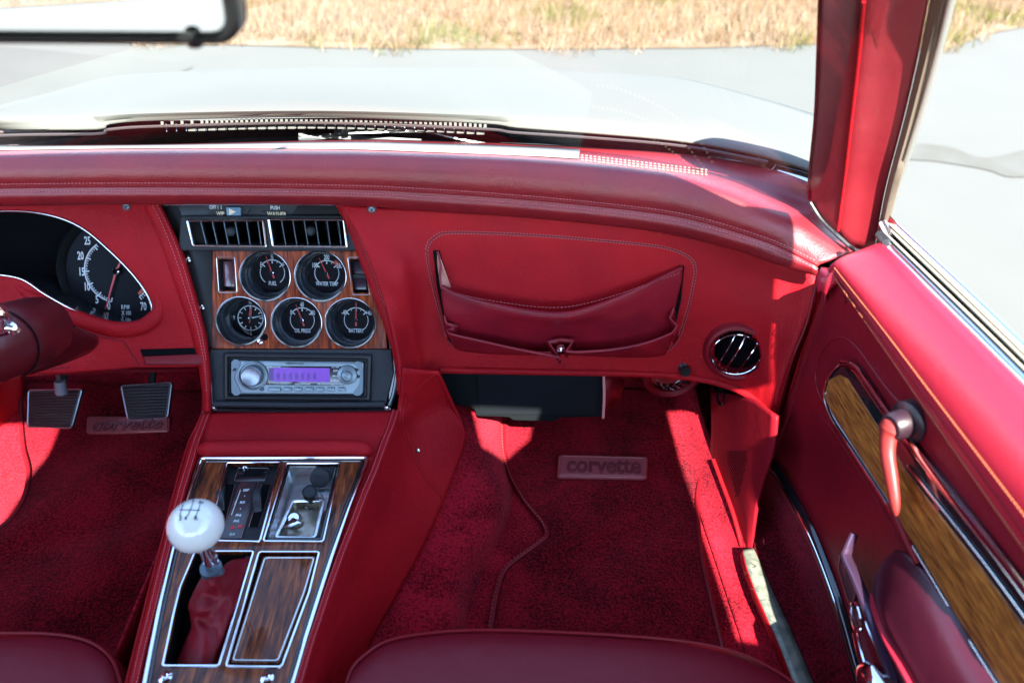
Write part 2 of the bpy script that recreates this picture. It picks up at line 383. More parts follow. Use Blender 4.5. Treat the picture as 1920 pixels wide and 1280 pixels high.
GRD = mat('dry_soil', (.105, .068, .038), .95, spec=.05, var=(4, (.17, .125, .085), 6, .35, .65))
GR1 = mat('straw_blade', (.150, .094, .050), .8, spec=.1); GR2 = mat('pale_straw_blade', (.205, .145, .092), .8, spec=.1); GR3 = mat('green_blade', (.085, .085, .022), .8, spec=.1)
def grass_field(name, label, edge, n, flip=1):
    rng = np.random.default_rng(5 if flip > 0 else 9); b = MB()
    base = []; E = edge
    far = [(x, y+flip*9) for x, y in E]
    vs = [(x, y, .006) for x, y in E]+[(x, y, .02) for x, y in far]; m = len(E)
    b.add(vs, [[i, i+1, m+i+1, m+i] for i in range(m-1)], GRD)
    xs = rng.uniform(E[0][0], E[-1][0], n); t = rng.power(1.0, n)*3.6
    ex = np.array([e[0] for e in E]); ey = np.array([e[1] for e in E])
    V = {0: [], 1: [], 2: []}
    for x, d in zip(xs, t):
        y0 = np.interp(x, ex, ey); e = .10*math.sin(x*5.1)+.06*math.sin(x*13+1)+.05*rng.normal()
        y = y0+flip*(d+e)
        g = math.sin(x*2.3+1.7*math.sin(y*1.9))+math.sin(x*5.7+y*3)*.5+rng.normal()*.45
        k = 2 if (g > 1.15 and d < 2.2) or (g > .55 and d < .22) else (1 if rng.random() < .55 else 0)
        V[k].append((x, y, rng.uniform(.04, .13), rng.uniform(0, 6.28), rng.uniform(.002, .0055), rng.uniform(-.05, .05), rng.uniform(-.05, .05)))
    for k, m_ in ((0, GR1), (1, GR2), (2, GR3)):
        vs = []; fs = []
        for x, y, h, a, w, lx, ly in V[k]:
            c, s_ = math.cos(a)*w, math.sin(a)*w; o = len(vs)
            vs += [(x-c, y-s_, .005), (x+c, y+s_, .005), (x+lx, y+ly, h)]; fs.append((o, o+1, o+2))
        b.add(vs, fs, m_)
    b.keep = True
    o = bpy.data.objects.new(name, None); me = bpy.data.meshes.new(name); me.from_pydata([tuple(v) for v in b.v], [], b.f)
    for m_ in b.mats: me.materials.append(m_)
    me.polygons.foreach_set('material_index', b.m); bpy.data.objects.remove(o); o = bpy.data.objects.new(name, me); COL.objects.link(o)
    return tag(o, label, 'grass', kind='stuff')
e0 = [pt(x, y, Z=0) for x, y in ((-700, 60), (0, 72), (200, 78), (640, 92), (900, 94), (1300, 92), (1530, 84), (1780, 92), (1850, 66), (1930, 50), (2300, 34))]
grass_field('grass', 'dry straw coloured grass with green tufts beyond the pavement', [(p.x, p.y) for p in e0], 64000)
grass_field('grass', 'dry grass verge behind the car, seen only in the mirror', [(-9, -7.2), (-3, -8.6), (-1, -9.5), (3, -11), (9, -12)], 5000, flip=-1)

# ================================================================== CAR BODY
PAINT = mat('pale_body_paint', (.100, .101, .091), .7, spec=.04)
body = thing('car_shell', 'pale painted car body with hood, cowl, sun-shaping top and windshield around the red cabin', 'car body', (0, .6, 0))
hood = Surf([
    [pt(-420, 262, Z=.76), pt(-100, 246, Z=.765), pt(0, 243, Z=.765), pt(180, 240, Z=.765), pt(205, 232, Z=.768), pt(300, 226, Z=.77), pt(600, 220, Z=.772), pt(900, 231, Z=.77), pt(970, 238, Z=.768), pt(1100, 247, Z=.765), pt(1280, 263, Z=.762), pt(1440, 292, Z=.76), pt(1560, 330, Z=.755)],
    [pt(-180, 240, Z=.80), pt(-60, 222, Z=.79), pt(0, 212, Z=.78), pt(150, 205, Z=.77), pt(200, 205, Z=.775), pt(300, 200, Z=.78), pt(600, 196, Z=.782), pt(900, 203, Z=.78), pt(970, 208, Z=.775), pt(1100, 212, Z=.77), pt(1280, 222, Z=.765), pt(1440, 236, Z=.76), pt(1640, 262, Z=.75)],
    [pt(60, 182, Z=.74), pt(130, 170, Z=.73), pt(200, 165, Z=.72), pt(280, 162, Z=.71), pt(340, 160, Z=.71), pt(420, 158, Z=.72), pt(600, 155, Z=.72), pt(850, 158, Z=.72), pt(930, 160, Z=.715), pt(1050, 162, Z=.71), pt(1180, 166, Z=.715), pt(1300, 172, Z=.73), pt(1420, 182, Z=.74)],
    [pt(250, 140, Z=.62), pt(310, 136, Z=.62), pt(370, 133, Z=.61), pt(430, 131, Z=.60), pt(480, 130, Z=.6), pt(540, 129, Z=.60), pt(660, 127, Z=.60), pt(820, 128, Z=.6), pt(880, 129, Z=.6), pt(960, 130, Z=.60), pt(1060, 133, Z=.61), pt(1150, 138, Z=.62), pt(1230, 143, Z=.62)],
    [pt(400, 160, Z=.40), pt(450, 160, Z=.40), pt(500, 160, Z=.40), pt(550, 160, Z=.40), pt(590, 160, Z=.4), pt(640, 160, Z=.40), pt(700, 160, Z=.40), pt(800, 160, Z=.4), pt(840, 160, Z=.4), pt(890, 160, Z=.40), pt(960, 160, Z=.40), pt(1030, 160, Z=.40), pt(1100, 160, Z=.40)]], 4, 5)
hood.build('hood', PAINT, body, .004)
# cowl trough between the hood and the glass
COWL = mat('shade_toned_cowl', (.030, .015, .014), .6, var=(90, (.060, .034, .030), 5, .4, .7))  # brown-maroon tone paints in the gap's shade and the dash's reflection
cowl = Surf([
    [pt(-420, 268, Z=.735), pt(0, 250, Z=.735), pt(190, 243, Z=.735), pt(600, 226, Z=.74), pt(960, 240, Z=.74), pt(1280, 268, Z=.735), pt(1440, 297, Z=.735), pt(1560, 340, Z=.735)],
    [pt(-420, 285, Z=.715), pt(0, 266, Z=.715), pt(190, 256, Z=.715), pt(600, 240, Z=.715), pt(960, 256, Z=.715), pt(1280, 285, Z=.715), pt(1440, 312, Z=.715), pt(1560, 350, Z=.72)],
    [pt(-420, 310, Z=.70), pt(0, 290, Z=.70), pt(190, 284, Z=.70), pt(600, 282, Z=.70), pt(960, 292, Z=.70), pt(1280, 318, Z=.705), pt(1440, 345, Z=.71), pt(1560, 385, Z=.72)]], 6, 3)
cowl.build('cowl_panel', COWL, body, .004)
# raised rear lip of the hood with its row of slots
rim = []
for x, y in ((190, 236), (215, 230), (300, 226), (600, 220), (900, 231), (965, 240)): rim.append(pt(x, y, Z=.768))
b = MB(); RIMP = cr([pt(x, y, Z=.7685) for x, y in ((-400, 262), (0, 244), (180, 241), (205, 233), (300, 227), (600, 221), (900, 232), (965, 239), (1100, 248), (1280, 264), (1440, 293))], 8)
b.tube([p-Vector((0, .004, .006)) for p in RIMP], .002, mat('rubber_hood_seal', (.03, .02, .02), .6), seg=6); b.build('hood_seal', body)
b = MB()
gx = [(300, 231), (450, 226), (600, 224), (750, 227), (910, 236)]
def gy(x): return float(np.interp(x, [q[0] for q in gx], [q[1] for q in gx]))
for i in range(66):
    x = 305+i*9.3; y = gy(x); c = pt(x, y+1, Z=.766); f = Fr(c, (1, 0, 0), Vector((0, -.9, .45)))
    if i % 2 == 0 or i > 8: b.box(f, -.0017, .0021, -.0022, .0026, 0, .002, PAINT)
    if i % 2 == 0:
        c = pt(x, y+12, Z=.756); f = Fr(c, (1, 0, 0), Vector((0, -.9, .45)))
        if i > 4: b.box(f, -.0050, .0052, -.0042, .0044, 0, .003, PAINT, .0006)
        b.box(f, .0050, .0062, -.0030, .0075, -.001, .001, SATIND)
b.box(Fr(pt(600, 230, Z=.76), (1, 0, 0), Vector((0, -.9, .45))), -.001, .001, -.001, .001, 0, .001, PAINT)
b.build('cowl_grille', body)
# lower white cowl strip and the gleaming windshield trim below the wiper
strip = Surf([[pt(395, 266, Z=.722), pt(470, 258, Z=.724), pt(620, 256, Z=.724), pt(760, 259, Z=.722), pt(870, 271, Z=.72)],
              [pt(390, 271, Z=.715), pt(480, 270, Z=.715), pt(620, 270, Z=.715), pt(760, 272, Z=.715), pt(905, 276, Z=.715)]], 6, 2)
strip.build('cowl_strip', PAINT, body, .002)
# corner trim near the pillar base
CTRIM = mat('bright_corner_trim', (.2, .2, .19), .3, metal=.5, bump=('noise', 60, .6, .004))
c1 = Surf([[pt(1338, 274, Z=.745), pt(1380, 281, Z=.745), pt(1438, 295, Z=.745)], [pt(1326, 288, Z=.735), pt(1375, 300, Z=.738), pt(1435, 312, Z=.735)], [pt(1310, 302, Z=.725), pt(1370, 316, Z=.725), pt(1430, 330, Z=.725)]], 4, 3)
c1.build('windshield_corner_trim', CTRIM, body, .003)
c2 = Surf([[pt(1455, 310, Z=.748), pt(1500, 322, Z=.748), pt(1545, 336, Z=.748)], [pt(1434, 331, Z=.735), pt(1490, 347, Z=.735), pt(1540, 365, Z=.735)]], 4, 3)
c2.build('windshield_corner_trim', CHROMEG, body, .003)
b = MB(); b.tube([pt(1455, 309, Z=.75), pt(1437, 331, Z=.737)], .0012, GLOSSB); b.tube([pt(1455, 309, Z=.75), pt(1500, 321, Z=.75), pt(1545, 335, Z=.75)], .0012, GLOSSB); b.build('windshield_gasket', body)

# light-shaping top with header, A-pillars' outer frame and the windshield
RW = .550
HEADL = mat('headliner', (.20, .010, .018), .8)
rf = Fr((0, 0, 1.165), (1, 0, 0), (0, 0, 1))
b = MB(); b.plate(rf, ([(-.605, .36), (-.54, .40), (-.46, .45), (-.18, .472), (0, .475), (.18, .47), (.36, .455), (.46, .435), (.545, .37), (.606, .362), (.606, .12), (RW, .12), (RW, -.31), (.64, -.31), (.64, -.95), (-.60, -.95), (-.60, -.25), (-.47, -.25), (-.47, .12), (-.605, .12)]), 0, .02, PAINT, .004, holes=[[(.212, .118), (.320, .110), (.305, .050), (.262, .004), (.228, .030)]]); b.plate(rf, rnd([(-.46, -.02), (RW-.006, -.02), (RW-.006, -.945), (-.46, -.945)], .05), -.012, -.002, HEADL, .003)  # outline and hole of this unseen slab are cut to place sun patches
b.tube(cr([Vector(p) for p in ((-.60, .345, 1.150), (-.35, .40, 1.151), (0, .455, 1.152), (.35, .39, 1.151), (.60, .345, 1.150))], 6), .015, HEADL, seg=12)
b.build('sun_shaping_roof', body)
ws = Surf([[Vector((-.66, .70, .775)), Vector((-.40, .90, .745)), Vector((0, .985, .728)), Vector((.40, .90, .742)), Vector((.655, .71, .772))],
           [Vector((-.59, .60, .97)), Vector((-.33, .72, .96)), Vector((0, .76, .955)), Vector((.33, .72, .96)), Vector((.59, .62, .97))],
           [Vector((-.52, .45, 1.15)), Vector((-.28, .455, 1.16)), Vector((0, .46, 1.165)), Vector((.28, .455, 1.16)), Vector((.52, .45, 1.15))]], 8, 8)
ws.build('windshield', GLASS, body, 0)
# door skin and rocker outside, rear bulkhead behind the seats
b = MB(); gz = Fr((0, 0, 0), (1, 0, 0), (0, 0, 1))
b.box(gz, -.80, -.70, -.9, 1.0, .15, .70, PAINT, .02); b.build('outer_panel', body); b = MB(); b.box(gz, .74, .80, .45, 1.0, .15, .70, PAINT, .02)
b.build('outer_panel', body); b = MB(); rw = Fr((0, -.80, 0), (-1, 0, 0), (0, 1, 0)); b.plate(rw, [(-.70, .15), (.70, .15), (.66, .80), (RW, 1.16), (-RW, 1.16), (-.66, .80)], -.03, 0, HEADL, .002, holes=[rnd([(-.55, .76), (.55, .76), (.48, 1.13), (-.48, 1.13)], .04)]); b.build('rear_bulkhead', body)
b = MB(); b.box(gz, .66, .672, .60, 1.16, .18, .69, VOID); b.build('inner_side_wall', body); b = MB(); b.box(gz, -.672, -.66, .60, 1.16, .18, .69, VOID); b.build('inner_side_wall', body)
# wiper
wp = thing('windshield_wiper', 'silver windshield wiper arm and pivot parked on the cowl in the middle', 'wiper', pt(655, 250, Z=.735))
WM = mat('wiper_metal', (.42, .43, .42), .35, metal=.6)
b = MB(); P = [pt(x, y, Z=z) for x, y, z in ((655, 250, .745), (700, 248, .748), (790, 246, .748), (850, 258, .742), (910, 270, .736))]
b.tube(cr(P, 6), .0032, WM, flat=.6); b.build('wiper_arm', wp)
b = MB(); f = Fr(pt(653, 250, Z=.735), (1, 0, 0), (0, -.5, 1)); b.lathe(f, 0, 0, [(.001, .016), (.007, .015), (.010, .010), (.009, -.01), (.013, -.012), (.013, -.02)], WM, 18); b.box(f, -.02, .02, -.004, .004, -.004, .004, WM, .001); b.build('pivot', wp)
b = MB(); b.tube([pt(x, y, Z=.733) for x, y in ((780, 262), (880, 268), (1000, 272), (1100, 274))], .0022, RUB, seg=6); b.build('wiper_blade', wp)
b = MB(); b.tube([pt(x, y, Z=.734) for x, y in ((560, 262), (620, 255), (655, 258), (720, 262), (790, 266))], .004, WM, seg=6); b.build('linkage', wp)

# mirror
mp = pt(250, 40, Y=.395)
mir = thing('rear_view_mirror', 'black framed interior rear view mirror hanging at the top edge', 'mirror', mp)
mf = Fr(pt(250, 72, Y=.395), pt(430, 76, Y=.395)-pt(30, 62, Y=.402), (.10, -1, .04))
ax0 = mf.px(452, 40)[0]; ax1 = ax0-.262; ay = 0.0
out = rnd([(ax1, ay-.002), (ax0, ay-.003), (ax0+.001, ay+.06), (ax1, ay+.062)], .016, 6)
inn = rnd([(ax1+.005, ay+.0035), (ax0-.008, ay+.0025), (ax0-.007, ay+.056), (ax1+.004, ay+.058)], .011, 6)
b = MB(); b.plate(mf, out, -.016, .004, RUB, .003, holes=[inn]); b.plate(mf, out, -.024, -.016, RUB, .003); b.build('housing', mir)
b = MB(); b.plate(mf, inn, -.008, -.002, mat('mirror_glass', (.86, .9, .9), .01, metal=1)); b.build('glass', mir)
b = MB(); a, c = mf.px(355, 76); b.tube([mf.w(a, c-.004, -.01), mf.w(a, c+.002, .0), mf.w(a, c+.003, .008)], [.0045, .0045, .004], RUB, flat=.6); b.build('dimming_lever', mir)
b = MB(); b.tube([mf.w(-.05, .03, -.02), (-.02, .50, 1.12), (-.01, .53, 1.15)], .006, CHROME); b.build('bracket', mir)
# ================================================================== DASHBOARD
dash = thing('dashboard', 'red leather dashboard with stitched top pad running the width of the car', 'dashboard', (0, .80, .6))
crest = [(-440, 312, .745), (-150, 290, .80), (0, 288, .80), (300, 284, .80), (640, 286, .80), (805, 291, .80), (1010, 301, .795), (1225, 322, .78), (1330, 345, .765), (1440, 385, .74), (1520, 425, .715), (1603, 466, .685)]
seam = [(-440, 380), (-150, 354), (0, 352), (300, 350), (640, 354), (801, 361), (1000, 375), (1205, 396), (1305, 413), (1405, 442), (1470, 466), (1533, 498)]
bot = [(-440, 420), (-150, 390), (0, 387), (300, 383), (640, 385), (795, 396), (990, 409), (1190, 429), (1290, 447), (1385, 471), (1450, 494), (1528, 516)]
base = [(-440, 292), (-150, 270), (0, 272), (300, 270), (640, 262), (815, 264), (1030, 272), (1250, 286), (1400, 306), (1500, 335), (1590, 385), (1640, 450)]
rows = [[], [], [], [], [], [], [], []]
for c, s, q, w in zip(crest, seam, bot, base):
    x, y, Y = c
    k = 1 if x < 1500 else .6
    rows[0].append(pt(w[0], w[1], Y=Y+(.16 if x < 1100 else .12 if x < 1400 else .06)))
    rows[1].append(pt((w[0]+x)/2, y-(y-w[1])*.35-1, Y=Y+.055*k))
    rows[2].append(pt(x, y, Y=Y))
    rows[3].append(pt(x*.66+s[0]*.34, y*.66+s[1]*.34, Y=Y-.018*k))
    rows[4].append(pt(x*.3+s[0]*.7, y*.3+s[1]*.7, Y=Y-.024*k))
    rows[5].append(pt(s[0], s[1], Y=Y-.022*k))
    rows[6].append(pt(s[0]*.45+q[0]*.55, s[1]*.45+q[1]*.55, Y=Y-.026*k))
    p = pt(q[0], q[1], Y=Y-.012*k); rows[7].append(p)
rows.append([p+Vector((0, .04, .004)) for p in rows[7]])
PAD = Surf(rows, 8, 5)
glare_strip = Surf([[PAD.on(x, y, .0012) for x, y in ((-140, 285), (0, 283), (300, 279), (640, 281), (800, 286), (1000, 294), (1085, 299))], [PAD.on(x, y, .0012) for x, y in ((-140, 275), (0, 275), (300, 273), (640, 267), (800, 270), (1000, 276), (1088, 281))]], 6, 3)
glare_strip.build('dash_top_glare', mat('cream_glare_paint', (.20, .185, .16), .6), dash, .0005)  # pale strip paints sun glare onto the red dash top
PAD.build('top_pad', LEAT, dash, .006)
# seam crease, double stitching
sx = [(x, y) for x, y in seam]
def curve_px(P, n=40):
    return sm2(P, 12, closed=False)
b = MB(); b.tube([PAD.on(x, y, .0002) for x, y in curve_px(seam[2:])], .0011, LEAD, seg=6); b.build('seam_welt', dash)
b = MB()
for dy in (-7, 8): b.stitch([PAD.on(x, y+dy, .0005) for x, y in curve_px(seam[1:])], THREAD, r=.00055)
b.build('pad_stitching', dash)
# defroster grille on the sunlit top
TG = mat('tan_grille', (.45, .33, .20), .5)
b = MB()
for i in range(30):
    for j in range(3):
        t = i/29; x = 1092+t*232; y = 292+t*26+j*4.6+t*1.5
        p = PAD.on(x, y, .0004); f = Fr(p, (1, -.1, 0), PAD.nrm(x, y)); b.box(f, -.0018, .0010, -.0014, .0014, 0, .0008, TG)
b.build('defroster_grille', dash)
# small dark rectangular slot line on dash top, left half
b = MB(); b.tube([PAD.on(x, y, .001) for x, y in ((470, 277), (600, 277), (720, 279), (800, 283))], .0012, LEAD, seg=6); b.build('defroster_edge', dash)

# ---- the face plane of the instrument area
O = pd(557, 707, .93); SN = Vector((0, -math.cos(R(30)), math.sin(R(30))))
SF = Fr(O, (1, 0, 0), SN)
q0, q1 = SF.pw(421, 746.6), SF.pw(694, 749); SF = Fr(O, q1-q0, SN)
def sp(P, h=0): return [SF.px(x, y, h) for x, y in P]
# ---- driver's face with the oval instrument opening
oval = [(-300, 500), (-270, 450), (-190, 415), (-60, 399), (0, 396), (60, 398), (115, 410), (160, 432), (205, 470), (243, 508), (268, 540), (282, 568), (283, 590), (268, 603), (235, 607), (190, 600), (140, 582), (85, 552), (30, 520), (-60, 520), (-200, 570), (-290, 560)]
face = [(-460, 400), (-160, 376), (140, 378), (290, 380), (312, 420), (340, 480), (362, 555), (382, 630), (388, 688), (250, 690), (120, 700), (45, 700), (-160, 720), (-480, 740)]
b = MB(); b.sharp = 50
b.plate(SF, sp(face, .012), -.004, .012, LEA, .003, holes=[sm2(sp(oval, .012), 5)]); b.build('driver_face', dash)
ovs = [SF.w(a, c, .012) for a, c in sm2(sp(oval, .012), 6)]
b = MB(); b.tube(ovs, .0012, CHROMEG, closed=True, seg=8); b.build('instrument_bezel', dash)
lip = [(20, 528), (60, 556), (110, 582), (160, 602), (215, 617), (262, 614), (290, 596), (298, 570), (285, 540)]
b = MB(); L = [SF.w(a, c, .010) for a, c in sm2(sp(lip, .01), 6, False)]
b.tube(L, [.001+.0095*min(1, i/8, (len(L)-1-i)/12) for i in range(len(L))], LEA, seg=14, flat=.8, up=SN); b.build('hood_roll', dash)
# shelf slot below the face
b = MB(); b.plate(SF, sp([(262, 655), (372, 652), (380, 662), (380, 666), (268, 669)], .0135), .0122, .0135, VOID); b.plate(SF, rnd(sp([(270, 668), (382, 663), (382, 684), (272, 684)], .016), .001), .0125, .018, LEAD, .002)
b.build('ashtray_slot', dash)
und = Surf([[pt(45, 694, Z=.505), pt(150, 690, Z=.50), pt(262, 688, Z=.50), pt(392, 686, Z=.50)], [pt(40, 700, Z=.498), pt(150, 696, Z=.495), pt(262, 693, Z=.495), pt(392, 692, Z=.495)], [pt(40, 690, Y=.85), pt(150, 690, Y=.85), pt(262, 690, Y=.85), pt(392, 690, Y=.85)]], 4, 3)
und.build('under_edge', LEAD, dash, .004)
# diagonal panel seam to the left of the slot
b = MB(); b.tube([SF.w(*SF.px(x, y, .0125), .0125) for x, y in ((150, 622), (232, 640), (262, 686))], .0009, LEAD, seg=6); b.tube([SF.w(*SF.px(x, y, .0125), .0125) for x, y in ((130, 688), (60, 694))], .0009, LEAD, seg=6); b.build('panel_seam', dash)

# ---- passenger's face
FX = [ # columns of (x, y, Y) from top to bottom
 [(640, 384, .795), (672, 440, .775), (705, 520, .75), (732, 600, .727), (748, 665, .71), (752, 706, .70)],
 [(700, 389, .795), (730, 450, .775), (752, 520, .745), (768, 600, .742), (780, 660, .738), (792, 698, .73)],
 [(800, 395, .795), (808, 450, .783), (815, 520, .772), (820, 600, .76), (824, 655, .75), (826, 696, .742)],
 [(1000, 407, .79), (1000, 460, .78), (1000, 530, .77), (1000, 600, .76), (1000, 658, .75), (1000, 698, .742)],
 [(1200, 428, .778), (1200, 475, .77), (1200, 540, .76), (1200, 610, .75), (1200, 665, .742), (1200, 703, .735)],
 [(1310, 448, .765), (1310, 495, .757), (1308, 560, .745), (1305, 625, .737), (1302, 675, .73), (1300, 710, .724)],
 [(1400, 474, .745), (1408, 520, .735), (1405, 575, .72), (1400, 635, .71), (1392, 690, .70), (1385, 728, .695)],
 [(1470, 496, .72), (1478, 540, .705), (1466, 595, .688), (1450, 655, .675), (1432, 710, .665), (1424, 756, .66)],
 [(1530, 512, .695), (1528, 555, .68), (1510, 610, .665), (1488, 665, .652), (1466, 730, .642), (1452, 790, .635)],
 [(1548, 500, .72), (1543, 555, .71), (1526, 612, .70), (1504, 668, .69), (1482, 733, .68), (1466, 795, .675)]]
PF = Surf([[pt(c[i][0], c[i][1], Y=c[i][2]) for c in FX] for i in range(6)], 14, 12)
PF.cut(PF.on(1383, 661), .0355)
PF.build('passenger_face', LEA, dash, .006)
# lower flared lip running to the corner
lipp = [(826, 697), (1000, 700), (1200, 704), (1290, 710), (1350, 722), (1400, 742), (1448, 780)]
b = MB(); b.tube(cr([PF.on(x, y-4, .001) for x, y in lipp], 6), .0048, LEA, seg=10); b.build('lower_lip', dash)
lp2 = Surf([[PF.on(1270, 706), PF.on(1330, 716), PF.on(1390, 738), PF.on(1446, 782)], [pt(1275, 713, Y=.70), pt(1340, 728, Y=.675), pt(1395, 752, Y=.65), pt(1440, 775, Y=.625)]], 5, 2)
# corner seam between face and door side
b = MB(); b.tube([PF.on(x, y, .0006) for x, y in curve_px([(1531, 530), (1512, 606), (1488, 665), (1468, 728), (1453, 785)])], .0014, LEAD, seg=6); b.build('corner_welt', dash)
# screws
for x, y in ((697, 392), (1092, 407), (1421, 455), (237, 386)):
    b = MB(); f = (PF if x > 600 else None); p = PF.on(x, y, .001) if f else SF.pw(x, y, .013); n = PF.nrm(x, y) if f else SN
    g = Fr(p, (1, 0, 0), n); b.lathe(g, 0, 0, [(.0042, -.001), (.0040, .0008), (.0026, .0013), (.0008, .0006), (.0001, .0006)], SATIND, 16); b.lathe(g, 0, 0, [(.0068, .0001), (.0045, .0004)], LEAD, 16); b.build('trim_screw', dash)
# double stitched border around the map pocket
bord = [(800, 470), (815, 445), (850, 436), (1000, 441), (1150, 453), (1240, 463), (1285, 478), (1303, 500), (1298, 545), (1284, 600), (1268, 640), (1240, 661), (1200, 664), (1080, 658), (960, 656), (870, 652), (842, 636), (826, 590), (810, 530)]
bb = sm2(bord, 6); cx, cy = 1050, 550
b = MB(); b.tube([PF.on(x, y, .0003) for x, y in bb], .0012, LEAD, closed=True, seg=6); b.build('pocket_border_welt', dash)
b = MB()
for k in (-.011, .011):
    b.stitch([PF.on(cx+(x-cx)*(1+k*.7), cy+(y-cy)*(1+k*1.8), .0004) for x, y in bb+bb[:1]], THREAD, r=.0005)
b.build('pocket_border_stitching', dash)
# leather rolls on both sides of the centre stack, continuing down the console edges
def roll(name, P, w, m=LEA, h=.0, sep=None):
    # P: list of (x, y, width_px) on the stack plane or console plane
    rr = [[], [], [], [], []]
    for x, y, ww, f, hh in P:
        for k, (dx, up) in enumerate(((-.5, -.006), (-.42, .004), (0, .0085), (.42, .004), (.5, -.006))):
            rr[k].append(f.pw(x+dx*ww, y, hh+up))
    s = Surf(rr, 8, 3); s.build(name, m, dash, .003); return s
C0 = pt(532, 857, Z=.455); CF = Fr(C0, (1, 0, 0), (0, 0, 1))
LR = roll('stack_border', [(283, 380, 34, SF, .010), (307, 430, 36, SF, .010), (330, 490, 38, SF, .010), (352, 560, 34, SF, .010), (370, 620, 30, SF, .010), (382, 680, 24, SF, .010), (388, 740, 18, SF, .009), (388, 772, 16, SF, .008)], 0)
RR = roll('stack_border', [(642, 380, 30, SF, .010), (668, 430, 34, SF, .010), (692, 490, 36, SF, .010), (714, 550, 34, SF, .010), (734, 610, 30, SF, .010), (748, 670, 22, SF, .009), (754, 740, 18, SF, .008)], 0)
b = MB()
for P in ([(286, 384), (308, 430), (331, 490), (353, 560), (371, 620), (383, 680), (388, 738)], [(294, 384), (317, 430), (340, 490), (361, 560), (377, 620), (387, 680)]):
    b.stitch([LR.on(x, y, .0004) for x, y in curve_px(P)], THREAD, r=.00045)
for P in ([(650, 384), (676, 430), (700, 490), (721, 550), (740, 610), (752, 670), (757, 738)], [(642, 384), (668, 430), (692, 490), (714, 550), (734, 610), (748, 670)]):
    b.stitch([RR.on(x, y, .0004) for x, y in curve_px(P)], THREAD, r=.00045)
b.build('border_stitching', dash)

# ---- map pocket (fixed to the dash): big pouch, small pouches with pleats
pk = thing('map_pocket', 'dark red leather map pocket with sagging pouch on the passenger side', 'map pocket', PF.on(1050, 660))
def on(x, y, l): return PF.on(x, y, l)
back = Surf([[on(822, 470, .002), on(1000, 480, .002), on(1276, 500, .002)], [on(838, 560, .002), on(1010, 560, .002), on(1262, 560, .002)], [on(850, 640, .002), on(1010, 645, .002), on(1240, 650, .002)]], 4, 4)
pass
b = MB()   # dark gaps where the bellows fold at both ends
b.grid([[on(x, y, .003) for x, y in ((812, 468), (824, 468))], [on(x, y, .003) for x, y in ((818, 530), (842, 528))], [on(x, y, .003) for x, y in ((832, 600), (840, 600))], [on(x, y, .003) for x, y in ((842, 640), (846, 640))]], VOID); b.build('side_gap', pk); b = MB()
b.grid([[on(x, y, .003) for x, y in ((1270, 497), (1283, 497))], [on(x, y, .003) for x, y in ((1262, 560), (1277, 560))], [on(x, y, .003) for x, y in ((1252, 600), (1268, 600))], [on(x, y, .003) for x, y in ((1243, 650), (1252, 650))]], VOID); b.build('side_gap', pk)
top = [(826, 528, .018), (860, 540, .026), (920, 552, .034), (1000, 563, .040), (1060, 564, .042), (1120, 552, .036), (1190, 530, .026), (1250, 508, .014), (1278, 498, .008)]
mid = [(832, 580, .018), (864, 588, .024), (922, 592, .028), (1000, 596, .031), (1058, 596, .032), (1118, 590, .029), (1186, 580, .023), (1242, 570, .014), (1268, 562, .008)]
bt = [(842, 628, .008), (868, 640, .010), (924, 646, .011), (1000, 650, .012), (1056, 652, .012), (1116, 653, .012), (1180, 654, .010), (1224, 650, .008), (1248, 648, .004)]
BP = Surf([[on(x, y-3, l-.004) for x, y, l in top], [on(x, y, l) for x, y, l in top], [on(x, (y*2+m_[1])/3, l) for (x, y, l), m_ in zip(top, mid)], [on(x, y, l) for x, y, l in mid], [on(x, y, l) for x, y, l in bt]], 6, 5)
BP.build('large_pouch', LEAP, pk, .0022)
b = MB(); b.tube(cr([on(x, y, l+.0006) for x, y, l in top], 6), .0016, LEAP, seg=8)
b.tube(cr([on(x, y, l) for x, y, l in ((820, 470, .003), (826, 490, .006), (824, 512, .014), (826, 528, .018))], 5), .0016, LEAP, seg=8); b.build('pouch_binding', pk)
b = MB(); b.stitch([BP.on(x, y+12, .0005) for x, y in curve_px([(t[0], t[1]) for t in top])], THREAD, r=.0004, step=.005); b.build('pouch_stitching', pk)
# left bellows of the big pouch
s = Surf([[on(817, 468, .002), on(823, 476, .004)], [on(820, 500, .004), on(834, 502, .010)], [on(824, 530, .016), on(846, 536, .006)]], 3, 4); s.build('gusset', THREADY if False else mat('worn_suede_gusset', (.42, .17, .12), .7, bump=('noise', 300, .5, .001)), pk, .001)
for side, P in (('l', [[(836, 598), (858, 600)], [(846, 612), (868, 606)], [(860, 640), (880, 640)]]),):
    pass
def pouch(name, T, Bm):
    s = Surf([[on(x, y, l) for x, y, l in T], [on((x*.6+u*.4), (y*.6+v*.4), l*.6+k*.4+.002) for (x, y, l), (u, v, k) in zip(T, Bm)], [on(x, y, l) for x, y, l in Bm]], 6, 6)
    s.build(name, LEAP, pk, .002)
    b = MB(); b.tube(cr([on(x, y, l+.0006) for x, y, l in T], 6), .0015, LEAP, seg=8); b.build('pouch_binding', pk); return s
pouch('small_pouch', [(836, 602, .030), (846, 604, .040), (900, 614, .044), (960, 626, .046), (1020, 636, .048), (1044, 641, .048)], [(846, 634, .014), (858, 648, .014), (900, 654, .014), (960, 657, .014), (1020, 658, .014), (1048, 657, .014)])
pouch('small_pouch', [(1056, 630, .046), (1080, 630, .048), (1140, 626, .046), (1200, 617, .042), (1250, 604, .034), (1262, 600, .028)], [(1056, 657, .014), (1080, 658, .014), (1140, 660, .014), (1200, 661, .014), (1236, 659, .012), (1246, 657, .010)])
